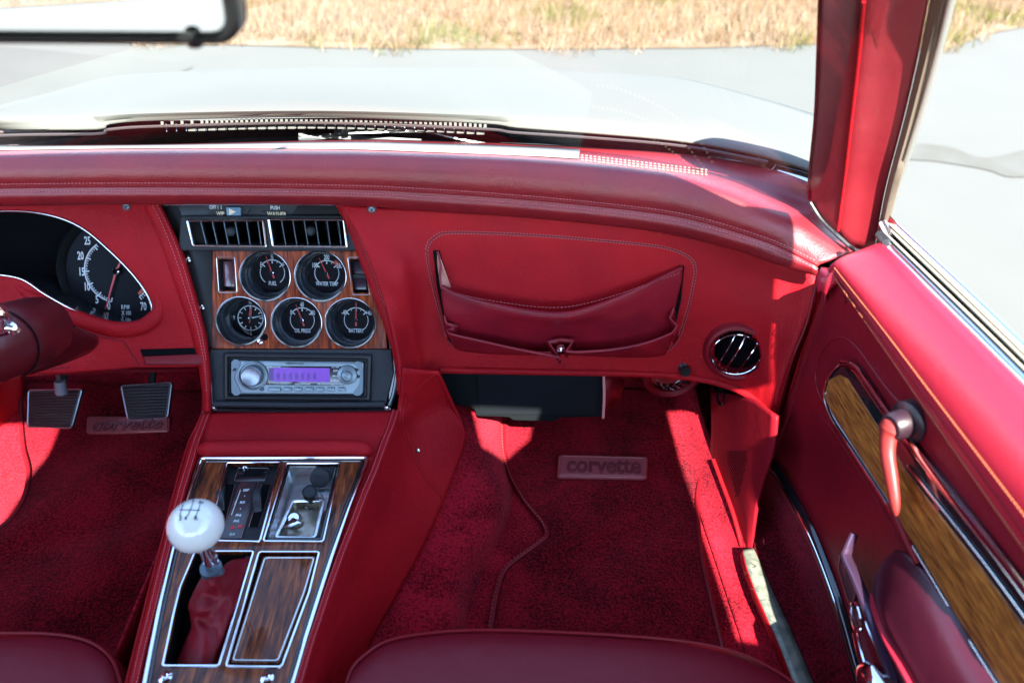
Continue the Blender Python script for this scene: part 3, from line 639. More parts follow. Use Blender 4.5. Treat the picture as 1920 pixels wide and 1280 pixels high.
def zig(P, w):   # a pleat: folded strip hanging down
    rows = [[on(x, y, l) for x, y, l in P], [on(x+2, y+w, l-.012) for x, y, l in P]]
    b = MB(); b.grid(rows, LEAP); o = b.build('pleat', pk); m = o.modifiers.new('s', 'SOLIDIFY'); m.thickness = .0016
    b = MB(); b.tube([on(x, y, l+.0004) for x, y, l in P], .0013, LEAP, seg=6); b.build('pleat_binding', pk)
zig([(832, 580, .020), (836, 592, .024), (858, 594, .030), (836, 601, .032)], 26)
zig([(1262, 566, .018), (1252, 582, .022), (1266, 592, .028), (1256, 602, .032)], 30)
zig([(1044, 641, .048), (1024, 618, .036), (1048, 614, .034), (1072, 615, .036), (1056, 630, .047)], 20)
b = MB(); f = PF.frame(1047, 628, .045); b.lathe(f, 0, 0, [(.0001, .006), (.005, .005), (.0062, .002), (.006, -.004)], CHROME, 16); b.tube([on(1036, 652, .05), on(1046, 640, .052), on(1056, 655, .05)], .0012, LEAP); b.build('press_stud', pk)

# ---- round side vent (part of the dashboard)
vf = Fr(PF.on(1383, 661, .002), (1, .10, 0), PF.nrm(1383, 661).lerp(Vector((-.15, -1, .15)), .5))
a0 = vf.px(1328, 661)[0]; a1 = vf.px(1440, 661)[0]; r0 = (a1-a0)/2
vent = MB(); vent.lathe(vf, 0, 0, [(r0*1.20, -.004), (r0*1.08, .0035), (r0*.98, .0050), (r0*.91, .002), (r0*.88, -.020)], LEAD, 40); vent.lathe(vf, 0, 0, [(r0*.885, -.019), (r0*.80, -.028), (.0001, -.030)], VOID, 40); vo = vent.build('air_vent', dash)
ox, oy = vf.px(1380, 665)
b = MB(); b.tube([vf.w(ox+r0*.84*math.cos(t), oy+r0*.80*math.sin(t), .0005-.004*math.cos(t)) for t in np.linspace(0, 2*math.pi, 40, endpoint=False)], .0012, CHROME, closed=True); o = b.build('trim_ring', vo)
for k in (-.42, -.05, .45):
    P = [vf.w(ox+r0*(k+.30*(u))*.9, oy+r0*.78*u*math.sqrt(max(0, 1-(k+.2*u)**2)), -.003+.006*(1-u*u)) for u in np.linspace(-1, 1, 14)]
    b = MB(); b.tube(P, .0021, CHROME, flat=.45); b.build('fin', vo)
for o in [c for c in vo.children]: o.matrix_parent_inverse = Matrix.Identity(4)
# pull knob
b = MB(); f = Fr(PF.on(1283, 690, 0), (1, 0, 0), PF.nrm(1283, 690).lerp(Vector((.0, -1, .25)), .5))
b.lathe(f, 0, 0, [(.010, .0), (.0075, .0015), (.0055, .002), (.0052, .012), (.0088, .013), (.0096, .018), (.0088, .023), (.0001, .0225)], BLACK, 24) if False else b.lathe(f, 0, 0, [(.0085, .0), (.006, .0012), (.0045, .002), (.0042, .006), (.0070, .0065), (.0076, .009), (.007, .012), (.0001, .0118)], BLACK, 24); b.build('vent_pull_knob', dash)
# underside darkness: firewall, heater case, ducts
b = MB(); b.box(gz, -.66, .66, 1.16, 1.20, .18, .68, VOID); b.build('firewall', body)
hb = thing('heater_case', 'black heater case hanging under the passenger side of the dashboard', 'heater case', pt(1000, 780, Y=.80))
b = MB(); HF = Fr(pt(1000, 740, Y=.76), (1, 0, 0), (0, -1, .12))
b.plate(HF, rnd([HF.px(*p) for p in ((818, 688), (1138, 690), (1134, 782), (1050, 784), (1040, 791), (962, 789), (954, 783), (893, 781), (889, 768), (836, 752))], .003), -.12, 0, mat('matt_black_case', (.006, .008, .009), .8, spec=.1), .003); b.build('case', hb)
b = MB(); b.plate(HF, rnd([HF.px(*p) for p in ((892, 700), (1122, 702), (1118, 776), (900, 776))], .002), .0002, .0022, mat('matt_black_cover', (.006, .008, .010), .7, spec=.12), .001); b.build('cover', hb)
b = MB(); P = [HF.pw(1132, 704, .004), HF.pw(1133, 740, .006), HF.pw(1131, 783, .004)]; b.tube(cr(P, 4), .0022, mat('pink_foam_edge', (.62, .24, .22), .7), seg=8); b.build('foam_edge', hb)
b = MB(); b.grid([[HF.pw(1134, 706, .002), HF.pw(1170, 712, -.03)], [HF.pw(1134, 745, .002), HF.pw(1162, 745, -.03)], [HF.pw(1133, 770, .002), HF.pw(1142, 762, -.02)]], LEAD); o = b.build('flap', hb); m = o.modifiers.new('s', 'SOLIDIFY'); m.thickness = .002
dk = thing('round_duct', 'dull red round duct end peeking under the dash beside the heater case', 'duct', pt(1262, 745, Y=.80))
f = Fr(pt(1262, 706, Y=.80), (1, 0, 0), (0, -.85, -.10)); e = (f.px(1318, 706)[0]-f.px(1206, 706)[0])/2
b = MB(); b.lathe(f, 0, 0, [(e, -.03), (e, 0), (e*.86, .004), (e*.74, 0), (e*.72, -.02)], LEAD, 36); b.build('duct_ring', dk)
b = MB(); b.lathe(f, 0, 0, [(e*.73, -.006), (.0001, -.010)], GLOSSB, 30)
for k in range(5): t = -.8-k*.35; b.tube([f.w(e*.62*math.cos(t), e*.62*math.sin(t), -.004), f.w(e*.66*math.cos(t+.2), e*.66*math.sin(t+.2), .001)], .0025, CHROME)
b.build('duct_insert', dk)
b = MB(); b.tube([pt(1150, 742, Y=.86), pt(1200, 738, Y=.88), pt(1340, 742, Y=.85)], .004, BLACK); b.build('under_dash_rod', dk) if False else None

# ================================================================== TACHOMETER
tc_ = thing('tachometer', 'large black tachometer with red needle in the oval opening left of the console', 'tachometer', SF.pw(219, 508, -.03))
TH = -.038
ta, tb = SF.px(219, 508, TH)
Rr = (SF.px(205+108, 508, TH)[0]-SF.px(205, 508, TH)[0])
pod = [(x, y) for x, y in oval]
# binnacle tunnel
b = MB(); O1 = [SF.w(a, c, .009) for a, c in sm2(sp(oval, .012), 6)]
ca, cb = SF.px(110, 500, TH)
O2 = []
for a, c in sm2(sp(oval, .012), 6):
    O2.append(SF.w(a+(ca-a)*.04, c+(cb-c)*.05-.0, TH-.022))
b.grid([O1, O2], GLOSSB, cu=True); b.add(O2, [list(range(len(O2)))], VOID); b.build('binnacle', tc_)
b = MB(); b.lathe(SF, ta, tb, [(Rr*1.02, TH-.018), (Rr*1.02, TH+.004), (Rr*.97, TH+.008), (Rr*.93, TH+.003), (Rr*.90, TH-.002)], BLACK, 64); b.build('pod_ring', tc_)
b = MB(); b.lathe(SF, ta, tb, [(Rr*.92, TH-.003), (.0001, TH-.003)], DIAL, 64)
h = TH-.0024; ra = (SF.px(219+62, 508, TH)[0]-ta)
def ang(v): return 194+v*(305-194-0)/25.0 if v <= 25 else 0
# measured: 0 at 194 deg (clockwise from up), 25 at 318 deg
A0, A25 = 194., 318.; per = (A25-A0)/25
b.arc(SF, ta, tb, ra, .0014, A0, A25+6, h, WHITE, 60)
for v in range(0, 27): b.tick(SF, ta, tb, ra, ra+(-.0062 if v % 5 == 0 else -.0042), .0017 if v % 5 == 0 else .0008, A0+v*per, h, WHITE)
for v in range(0, 26): b.tick(SF, ta, tb, ra, ra-.0030, .0006, A0+(v+.5)*per, h, WHITE)
b.arc(SF, ta, tb, ra, .0014, 118, 142, h, WHITE, 20)
for v in range(0, 7): b.tick(SF, ta, tb, ra, ra+.0050, .0014 if v == 6 else .0008, 118+v*4, h, WHITE)
b.arc(SF, ta, tb, ra*.92, .0036, 102, 140, h+.0001, ORANGE, 20)
for tx, x, y in (('25', 164, 452), ('20', 151, 480), ('15', 153, 510), ('10', 163, 538), ('5', 182, 562), ('0', 204, 574), ('70', 269, 575)):
    a, c = SF.px(x, y, h); b.text(SF, tx, a, c, h, .0155, WHITE, sx=.55)
a, c = SF.px(235, 576, h); b.text(SF, 'RPM', a, c, h, .0085, WHITE, sx=.62, sp=1.25); a, c = SF.px(237, 587, h); b.text(SF, 'X 100', a, c, h, .0085, WHITE, sx=.6)
b.build('dial', tc_)
b = MB(); pA = SF.px(237, 472, TH); pB = SF.px(199, 579, TH)
b.plate(SF, [(pB[0]-.0006, pB[1]), (pB[0]+.0006, pB[1]), (ta+.0016, tb), (pA[0]+.0014, pA[1]), (pA[0]-.0012, pA[1]), (ta-.0016, tb)], TH+.001, TH+.0022, NEED); b.build('needle', tc_)
b = MB(); b.lathe(SF, ta, tb, [(.0050, TH), (.0048, TH+.004), (.0034, TH+.005)], CHROME, 20); b.lathe(SF, ta, tb, [(.0035, TH+.0048), (.0001, TH+.0048)], VOID, 20); b.build('hub', tc_)
# ================================================================== CENTRE STACK
st = thing('gauge_stack', 'black and walnut gauge console with five dials and twin air vents above the radio', 'gauge console', SF.pw(560, 640))
b = MB(); b.sharp = 40
b.plate(SF, sp([(270, 372), (660, 372), (712, 520), (742, 620), (752, 700), (744, 772), (388, 774), (394, 700), (382, 620), (352, 520)]), -.095, -.055, VOID, .001)
b.plate(SF, sp([(280, 374), (352, 374), (398, 470), (400, 660), (390, 700), (360, 590), (328, 490)]), -.053, .0, BLACK, .001)
b.plate(SF, sp([(672, 470), (700, 470), (730, 560), (748, 650), (750, 710), (728, 770), (730, 654), (720, 600), (698, 530)]), -.053, .0, GLOSSB, .001)
b.build('back_plate', st)
# upper switch panel
b = MB(); b.plate(SF, sp([(330, 374), (648, 374), (660, 412), (345, 412)]), -.002, .003, BLACK, .001)
b.plate(SF, sm2(sp([(378, 374), (398, 398), (420, 406), (460, 407), (466, 374)]), 4), .003, .0045, BLACKT, .0005)
b.plate(SF, sm2(sp([(478, 374), (480, 406), (530, 408), (552, 398), (558, 374)]), 4), .003, .0045, BLACKT, .0005)
b.build('switch_panel', st)
b = MB(); b.plate(SF, rnd(sp([(423, 388), (451, 388), (451, 407), (425, 407)], .010), .002), .0045, .010, BLUESW, .0015)
b.plate(SF, sp([(429, 391), (443, 397.5), (430, 403)], .0102), .010, .0104, CREAM); b.build('wiper_switch', st)
b = MB(); b.plate(SF, rnd(sp([(393, 397), (424, 397), (424, 405), (394, 405)]), .001), .0045, .0052, BLACK); b.plate(SF, rnd(sp([(493, 396), (540, 396), (541, 408), (494, 408)]), .001), .0045, .0054, BLACK, .0002)
for t_, x, y, z_, m_ in (('WIP', 413, 401, .0075, CREAM), ('WASHER', 519, 402, .0082, CREAM), ('PUSH', 516, 390, .0068, WHITE), ('OFF I  I', 404, 389, .0068, WHITE)):
    a, c = SF.px(x, y, .0056); b.text(SF, t_, a, c, .0056, z_, m_, sx=.75)
b.build('switch_lettering', st)
b = MB(); b.tube([SF.pw(x, y, .009) for x, y in ((283, 384), (470, 383), (632, 384))], .0011, CHROME, seg=6); b.build('top_trim_wire', st)
# vent housing
vo1 = sp([(352, 414), (494, 413), (500, 462), (364, 461)], .012); vo2 = sp([(504, 411), (645, 412), (651, 463), (513, 462)], .012)
b = MB(); b.plate(SF, rnd(sp([(338, 404), (658, 404), (676, 471), (334, 470)], .012), .002), -.002, .012, BLACKT, .002, holes=[vo1, vo2]); b.build('vent_housing', st)
for V, kx in ((vo1, .35), (vo2, .5)):
    v = MB(); P = [SF.w(a, c, .0135) for a, c in rnd(V, .0018, 3)]; v.tube(P, .0016, CHROMEG, closed=True, seg=8)
    fo = v.build('air_vent', st)
    b = MB(); Q = [SF.w(a, c, -.030) for a, c in V]; P4 = [SF.w(a, c, .012) for a, c in V]
    b.grid([P4, Q], BLACK, cu=True); b.add(Q, [[0, 1, 2, 3]], VOID)
    lo = [V[3][i]*.0+V[3][i] for i in (0, 1)]
    P5 = [SF.w(V[3][0], V[3][1]+.001, .008), SF.w(V[2][0], V[2][1]+.001, .008), SF.w(V[2][0], V[2][1]+.006, -.01), SF.w(V[3][0], V[3][1]+.006, -.01)]; b.add(P5, [[0, 1, 2, 3]], BLACKT)
    b.build('duct', fo)
    for k in range(1, 7):
        t = k/6.6
        A = (V[3][0]*(1-t)+V[2][0]*t, V[3][1]*(1-t)+V[2][1]*t); B = (V[0][0]*(1-t)+V[1][0]*t, V[0][1]*(1-t)+V[1][1]*t)
        b = MB(); p = [SF.w(A[0], A[1]+.001, .009), SF.w(B[0], B[1]-.001, .009), SF.w(B[0]-.006, B[1]-.001, -.014), SF.w(A[0]-.006, A[1]+.001, -.014)]
        b.add(p+[q+SF.x*.0012 for q in p], [[0, 1, 2, 3], [4, 5, 6, 7], [0, 1, 5, 4], [1, 2, 6, 5], [2, 3, 7, 6], [3, 0, 4, 7]], SATIND); b.build('slat', fo)
    A = ((V[0][0]+V[1][0])/2+.004, (V[0][1]+V[2][1])/2+.003)
    b = MB(); b.lathe(Fr(SF.w(A[0], A[1], .008), SF.x, SF.n), 0, 0, [(.0001, .003), (.004, .0025), (.0065, 0), (.006, -.002)], BLACKT, 18); b.build('tab', fo)
# walnut panel with wells
wells = [('fuel_gauge', 497, 518, 45, 511, 511), ('water_temperature_gauge', 601, 518, 45.5, 613, 512), ('clock', 452, 602, 44, 470, 596), ('oil_pressure_gauge', 556, 605, 45, 567, 600), ('battery_gauge', 657, 606, 45, 668, 600)]
def circ(a, c, r, n=48): return [(a+r*math.cos(2*math.pi*k/n), c+r*math.sin(2*math.pi*k/n)) for k in range(n)]
PH = .006
CUP = mat('gauge_cup', (.016, .021, .026), .27)
holes = []; W = []
for nm, x, y, r, dx, dy in wells:
    a, c = SF.px(x, y, PH); rr = SF.px(x+r, y, PH)[0]-a; holes.append(circ(a, c, rr)); W.append((nm, a, c, rr, dx, dy))
lampL = rnd(sp([(409, 486), (437, 486), (441, 545), (413, 545)], PH), .002, 3); lampR = rnd(sp([(656, 487), (683, 486), (690, 549), (663, 549)], PH), .002, 3)
wo = sp([(398, 468), (694, 468), (712, 520), (722, 590), (726, 654), (397, 654)], PH)
b = MB(); b.plate(SF, wo, -.001, PH, WOODG, .0012, holes=holes+[lampL, lampR]); b.build('walnut_panel', st)
for nm, a, c, rr, dx, dy in W:
    clock = nm == 'clock'; DH = -.030 if not clock else -.040
    b = MB(); b.lathe(SF, a, c, [(rr*1.06, PH+.0004), (rr*1.045, PH+.0022), (rr*.995, PH+.0024), (rr*.975, PH-.001)], GLOSSB if not clock else GLOSSB, 48); 
    g = b.build('gauge', st, label=nm.replace('_', ' '))
    b = MB(); b.tube([SF.w(a+rr*1.055*math.cos(t), c+rr*1.055*math.sin(t), PH+.0013) for t in np.linspace(0, 2*math.pi, 56, endpoint=False)], .0007, CHROMEG, closed=True, seg=6); b.build('chrome_ring', g)
    da, dc = SF.px(dx, dy, DH); rd = rr*.80; w0 = MB()
    # housing: outer cup, step, inner cone down to the dial (leaning towards the driver)
    prof = [(a, c, rr*.985, PH-.001), (a, c, rr*.965, PH-.012), (a+(da-a)*.25, c+(dc-c)*.25, rr*.93, PH-.017), (a+(da-a)*.4, c+(dc-c)*.4, rr*.88, PH-.019), (a+(da-a)*.85, c+(dc-c)*.85, rd*1.02, DH+.004), (da, dc, rd*.98, DH)]
    G = [[SF.w(p+r_*math.cos(2*math.pi*k/48), q+r_*math.sin(2*math.pi*k/48), h_) for k in range(48)] for p, q, r_, h_ in prof]
    w0.grid(G, CUP, cu=True); w0.sharp = 50; w0.build('housing', g)
    d = MB(); d.lathe(SF, da, dc, [(rd, DH+.0002), (.0001, DH+.0002)], DIAL, 48); h = DH+.0006
    S1 = .00072*1.04
    if not clock:
        ra = 22*S1
        d.arc(SF, da, dc, ra*1.05, .0014, -52, 52, h, WHITE)
        for k in range(-2, 3): d.tick(SF, da, dc, ra*1.05+.0006, ra*1.05-(.0048 if k in (-2, 0, 2) else .003), .0015 if k in (-2, 0, 2) else .0007, k*25.5, h, WHITE)
        d.arc(SF, da, dc, ra, .0009, 68, 143, h, WHITE); d.arc(SF, da, dc, ra, .0009, 217, 292, h, WHITE)
        tx = {'fuel_gauge': ('FUEL', 'E', '\u00bd', 'F'), 'water_temperature_gauge': ('WATER TEMP', '100', '200', '280'), 'oil_pressure_gauge': ('OIL PRESS', '0', '40', '80'), 'battery_gauge': ('BATTERY', '-40', '0', '+40')}[nm]
        d.text(SF, tx[0], da, dc-20*S1, h, .0078, WHITE, sx=.64)
        d.text(SF, tx[1], da-(20 if len(tx[1]) < 3 else 22)*S1, dc+13.5*S1, h, .0095, WHITE, sx=.56); d.text(SF, tx[2], da, dc+28.5*S1, h, .0095, WHITE if nm != 'battery_gauge' else NEED, sx=.52); d.text(SF, tx[3], da+(20 if len(tx[3]) < 3 else 23)*S1, dc+13.5*S1, h, .0095, WHITE, sx=.56)
        if nm[0] == 'w': d.arc(SF, da, dc, 25.5*S1, .0055, 33, 50, h+.0001, ORANGE, 8)
        for k in (-1, 1): d.lathe(SF, da+k*27*S1, dc, [(.0012, h), (.0001, h)], VOID, 10)
        na = {'fuel_gauge': -19, 'water_temperature_gauge': -26, 'oil_pressure_gauge': -20, 'battery_gauge': 0}[nm]
        d.build('dial', g)
        n = MB(); t = R(na); u = (math.sin(t), math.cos(t)); e = (u[1], -u[0])
        L1, L2, w_ = 31*S1, 11*S1, .0009
        n.plate(SF, [(da+u[0]*L1+e[0]*w_*.4, dc+u[1]*L1+e[1]*w_*.4), (da+u[0]*L1-e[0]*w_*.4, dc+u[1]*L1-e[1]*w_*.4), (da-u[0]*L2-e[0]*w_*1.3, dc-u[1]*L2-e[1]*w_*1.3), (da-u[0]*L2+e[0]*w_*1.3, dc-u[1]*L2+e[1]*w_*1.3)], h+.0016, h+.0024, NEED)
        n.lathe(SF, da, dc, [(.0026, h), (.0024, h+.0032), (.0016, h+.0036)], CHROME, 14); n.lathe(SF, da, dc, [(.0017, h+.0035), (.0001, h+.0035)], VOID, 14); n.build('needle', g)
    else:
        ra = 23*S1; d.arc(SF, da, dc, ra, .0014, 0, 360, h, WHITE, 60)
        for k in range(12): d.tick(SF, da, dc, ra, ra-.0048, .0013, k*30, h, WHITE)
        d.text(SF, '12', da+0*S1, dc+30*S1, h, .0085, WHITE, sx=.55); d.text(SF, '6', da, dc-30*S1, h, .0085, WHITE, sx=.6); d.text(SF, '9', da-30*S1, dc, h, .0085, WHITE, sx=.6)
        d.build('dial', g)
        for t, L1, w_, m_ in ((10, 24, .0012, NEED), (2, 17, .0018, NEED), (78, 26, .0008, WHITE), (190, 10, .0012, NEED)):
            t = R(t); u = (math.sin(t), math.cos(t)); e = (u[1], -u[0]); L1 *= S1
            n = MB(); n.plate(SF, [(da+u[0]*L1+e[0]*w_*.3, dc+u[1]*L1+e[1]*w_*.3), (da+u[0]*L1-e[0]*w_*.3, dc+u[1]*L1-e[1]*w_*.3), (da-e[0]*w_*1.2, dc-e[1]*w_*1.2), (da+e[0]*w_*1.2, dc+e[1]*w_*1.2)], h+.0012+L1*.02, h+.0018+L1*.02, m_); n.build('hand', g)
        n = MB(); n.lathe(SF, da, dc, [(.0034, h), (.0030, h+.004), (.0016, h+.005), (.0001, h+.0045)], CHROME, 16); n.build('hub', g)
    b = MB(); b.lathe(SF, a+(da-a)*.7, c+(dc-c)*.7, [(rd*1.0, DH+.0105), (.0001, DH+.0105)], LENS, 32); b.build('lens', g)
for L, kind in ((lampL, 1), (lampR, 2)):
    b = MB(); P = [SF.w(a, c, PH+.0002) for a, c in L]; Q = [SF.w(a, c, -.010) for a, c in L]; b.grid([P, Q], BLACKT, cu=True); b.add(Q, [list(range(len(Q)))], BLACK)
    ca_ = sum(p[0] for p in L)/len(L); cc_ = sum(p[1] for p in L)/len(L)
    out = [(ca_+(a-ca_)*1.22, cc_+(c-cc_)*1.12) for a, c in L]; b.tube([SF.w(a, c, PH+.0002) for a, c in out], .0006, CHROMEG, closed=True, seg=6)
    o = b.build('warning_lamp', st, label='smoked warning lamp window in a rounded recess')
    xa, xb = min(p[0] for p in L)+.0025, max(p[0] for p in L)-.0035; ya, yb = min(p[1] for p in L)+.003, max(p[1] for p in L)-.003
    if kind == 1:
        b = MB(); b.box(SF, xa, xb, ya+.002, yb, -.009, -.003, LAMPL, .0006); b.build('lens', o)
    else:
        for y0, y1 in ((ya+.001, (ya+yb)/2-.003), ((ya+yb)/2+.002, yb)):
            b = MB(); b.box(SF, xa+.001, xb, y0, y1, -.009, -.004, mat('dark_violet_lens', (.035, .02, .035), .2, coat=.5), .0006); b.build('lens', o)
        b = MB(); b.box(SF, xa, xb+.001, (ya+yb)/2-.003, (ya+yb)/2+.002, -.009, .001, BLACKT, .0006); b.build('divider', o)
for x, y, m_ in ((487, 641, CHROME), (349, 487, CHROMEG), (375, 577, CHROMEG)):
    a, c = SF.px(x, y, PH); hh = PH if x > 400 else .0; b = MB(); b.lathe(SF, a, c, [(.0042, hh-.001), (.0038, hh+.0018), (.0020, hh+.0026), (.0001, hh+.0020)], m_, 16); b.build('screw', st)
a, c = SF.px(496, 632, PH); b = MB(); b.lathe(SF, a, c, [(.0048, PH+.0001), (.0001, PH+.0001)], VOID, 16); b.build('setting_hole', st)

# radio bezel (part of the stack) and the radio itself
bz = sp([(394, 655), (733, 655), (738, 700), (724, 756), (400, 756), (392, 700)], .006)
rhole = sp([(431, 674), (684, 677), (682, 741), (431, 740)], .006)
b = MB(); b.plate(SF, bz, -.002, .006, BLACKT, .001, holes=[rhole]); b.build('radio_surround', st)
b = MB(); b.plate(SF, rnd(sp([(419, 661), (698, 664), (695, 752), (419, 750)], .010), .003), .0055, .012, BLACK, .0028, holes=[rnd(sp([(428, 671), (688, 674), (686, 744), (428, 742)], .010), .002)]); b.build('radio_frame', st)
b = MB(); L = [SF.pw(x, y, .004) for x, y in ((389, 655), (393, 700), (397, 745), (399, 762), (410, 767), (560, 769), (715, 768), (728, 762), (738, 740), (745, 700), (746, 670))]
b.tube(cr(L, 6), .0038, GLOSSB, seg=10); b.build('lower_moulding', st)
b = MB(); b.tube([SF.pw(402, 757, .009), SF.pw(560, 759, .009), SF.pw(722, 758, .009)], .0042, BLACKT, seg=10)
for x, y in ((401, 763), (724, 763)): a, c = SF.px(x, y, .008); b.lathe(SF, a, c, [(.003, .004), (.0026, .011), (.0001, .012)], CHROME, 12)
b.build('moulding_bar', st)
ra_ = thing('car_radio', 'silver single slot car radio with round volume knob and violet display', 'car radio', SF.pw(557, 707, -.01))
H0 = .008
FACE = mat('radio_silver_blue', (.17, .22, .24), .34, metal=.5)
b = MB(); b.plate(SF, rnd(sp([(432, 675), (682, 678), (681, 740), (432, 739)], H0), .004), -.04, H0, FACE, .0018)
b.build('faceplate', ra_)
b = MB(); b.plate(SF, sm2(sp([(436, 678), (450, 677), (448, 690), (440, 706), (446, 722), (452, 737), (436, 736)], H0), 4), H0, H0+.001, SATIND); b.build('side_trim', ra_); b = MB(); b.plate(SF, sm2(sp([(663, 680), (679, 682), (679, 736), (662, 738), (672, 722), (676, 706), (672, 690)], H0), 4), H0, H0+.001, SATIND); b.build('side_trim', ra_)
b = MB(); b.plate(SF, rnd(sp([(496, 686), (640, 687), (646, 722), (500, 721)], H0), .002), H0+.0001, H0+.0012, GLOSSB, .0003); dsp = b.build('display', ra_)
b = MB(); b.plate(SF, sp([(513, 689), (618, 690), (618, 716), (513, 715)], H0+.002), H0+.0013, H0+.0018, PURPLE)
b.plate(SF, sp([(504, 690), (513, 690), (513, 714), (504, 713)], H0+.002), H0+.0013, H0+.0017, PURPD); b.build('lit_panel', dsp)
b = MB()
for k, ch in enumerate('8888888'):
    a, c = SF.px(522+k*11.3, 706, H0+.002); b.text(SF, ch, a, c, H0+.0019, .012, PURPD, sx=.8)
for t_, x, y, s_ in (('PREMIUM SOUND', 514, 687.8, .0020), ('KDC-2025', 629, 688.5, .0020), ('SCAN', 557, 719.5, .0020), ('RDM', 578, 719.5, .0020), ('REP', 598, 719.5, .0020), ('LOUD', 626, 720, .0020), ('Q CONTRAST', 514, 718, .0020), ('B-OUT', 628, 713, .0034), ('MENU', 628, 705, .0022), ('/////', 629, 695, .004)):
    a, c = SF.px(x, y, H0+.0022); b.text(SF, t_, a, c, H0+.0020, s_*1.25, WHITE, sx=.9)
a, c = SF.px(553, 681.5, H0); b.text(SF, 'KENWOOD', a, c, H0+.0003, .0042, BLACK, sx=1.05); b.build('display_lettering', dsp)
a, c = SF.px(470, 706, H0+.010); rk = SF.px(497, 706, H0+.010)[0]-a
b = MB(); b.lathe(SF, a, c, [(rk*1.1, H0-.001), (rk*1.06, H0+.003), (rk*.93, H0+.0035), (rk*.90, H0+.001), (rk*.78, H0+.001), (rk*.74, H0+.009), (rk*.66, H0+.0105)], FACE, 48); k_ = b.build('volume_knob', ra_)
b = MB(); b.lathe(SF, a, c, [(rk*.66, H0+.0105), (rk*.58, H0+.0098), (.0001, H0+.0098)], SATIN, 48); b.build('knob_cap', k_)
a, c = SF.px(650, 704, H0+.006); rk = SF.px(669, 704, H0+.006)[0]-a
b = MB(); b.lathe(SF, a, c, [(rk, H0), (rk*.95, H0+.004), (rk*.6, H0+.005), (rk*.55, H0+.003), (rk*.45, H0+.003), (rk*.42, H0+.007), (.0001, H0+.0078)], FACE, 40); b.build('control_knob', ra_)
for x0, x1 in ((504, 527), (532, 547), (553, 567), (573, 588), (594, 608), (614, 628), (634, 648)):
    b = MB(); b.plate(SF, rnd(sp([(x0, 725.5), (x1, 726), (x1, 733), (x0, 732.5)], H0), .0008), H0, H0+.0028, FACE, .0008); b.build('button', ra_)
for P in ([(438, 690), (444, 690), (443, 695), (437, 695)], [(664, 690), (672, 691), (673, 695), (665, 695)], [(669, 703), (675, 703), (675, 708), (669, 708)]):
    b = MB(); b.plate(SF, rnd(sp(P, H0), .0008), H0+.001, H0+.0022, BLACK, .0003); b.build('button', ra_)
a, c = SF.px(491, 729, H0); b = MB(); b.lathe(SF, a, c, [(.0028, H0), (.0024, H0+.002), (.0001, H0+.0026)], SATIND, 16); b.build('reset_button', ra_)

def pick_px(P, n):
    P = [Vector((p[0], p[1], 0)) for p in P]; L = [0]
    for a, b_ in zip(P[:-1], P[1:]): L.append(L[-1]+(b_-a).length)
    out = []
    for k in range(n):
        s = L[-1]*k/(n-1); i = min(max(j for j in range(len(L)) if L[j] <= s+1e-9), len(P)-2); q = P[i].lerp(P[i+1], min(1, (s-L[i])/(L[i+1]-L[i]))); out.append((q.x, q.y))
    return out
# ================================================================== CENTRE CONSOLE
con = thing('center_console', 'red leather center console with chrome edged walnut top plate between the footwells', 'center console', CF.O-Vector((0, 0, .17)))
def cw(x, y, h=0): return CF.pw(x, y, h)
def cp(P, h=0): return [CF.px(x, y, h) for x, y in P]
LE = [(392, 770), (381, 800), (370, 830), (358, 870), (343, 920), (330, 970), (318, 1020), (303, 1080), (286, 1150), (268, 1220), (250, 1300)]
REd = [(740, 768), (730, 800), (718, 830), (700, 880), (681, 925), (662, 975), (642, 1025), (620, 1085), (598, 1150), (575, 1220), (552, 1300)]
LT_ = LE[:3]+[(360, 862)]; RT_ = REd[:3]+[(707, 862)]
topS = Surf([[CF.pw(LT_[i][0]*(1-t)+RT_[i][0]*t, LT_[i][1]*(1-t)+RT_[i][1]*t, (-.003 if t in (0, 1) else .002)+(.004 if i < 2 else 0)) for t in (0, .04, .5, .96, 1)] for i in range(4)], 6, 4)
topS.build('leather_top', LEA, con, .004)
b = MB(); b.plate(CF, cp([(360, 858), (706, 858), (560, 1320), (250, 1320)], -.04), -.06, -.045, VOID); b.build('console_base', con)
for E, IN in ((LE, [(378, 858), (352, 940), (326, 1032), (304, 1125), (286, 1215), (270, 1300)]), (REd, [(688, 857), (654, 948), (624, 1035), (599, 1112), (571, 1200), (542, 1300)])):
    o_ = pick_px(E[2:], 6); s_ = Surf([[CF.pw(x, y, .001) for x, y in o_], [CF.pw(x, y, .001) for x, y in IN]], 6, 2); s_.build('leather_margin', LEA, con, .003)
def edge_roll(P, w, side):
    rr = [[], [], [], [], []]
    for x, y in P:
        for k, (dx, up) in enumerate(((-.5, -.006), (-.36, .005), (0, .0095), (.36, .005), (.5, -.006))):
            rr[k].append(CF.pw(x+dx*w, y, up))
    s = Surf(rr, 8, 4); s.build('edge_roll', LEA, con, .003); return s
L2 = edge_roll([(x-2, y) for x, y in LE], 25, -1); R2 = edge_roll([(x+3, y) for x, y in REd], 25, 1)
b = MB()
for P, s in ((LE, L2), (REd, R2)):
    off = -2 if s is L2 else 3
    for d in (-5, 3): b.stitch([s.on(x+off+d, y, .0004) for x, y in curve_px(P)], THREAD, r=.00045, step=.0036)
    b.build('edge_stitching', con); b = MB()
b = MB(); P = cr([cw(378, 845, .004), cw(386, 842, .009), cw(420, 840, .010), cw(530, 839, .011), (cw(650, 839, .010)), cw(684, 842, .009), cw(692, 845, .004)], 6); b.tube(P, [.006+.0045*min(1, i/8, (len(P)-1-i)/8) for i in range(len(P))], LEA, seg=16, up=(0, 0, 1)); b.build('padded_roll', con)
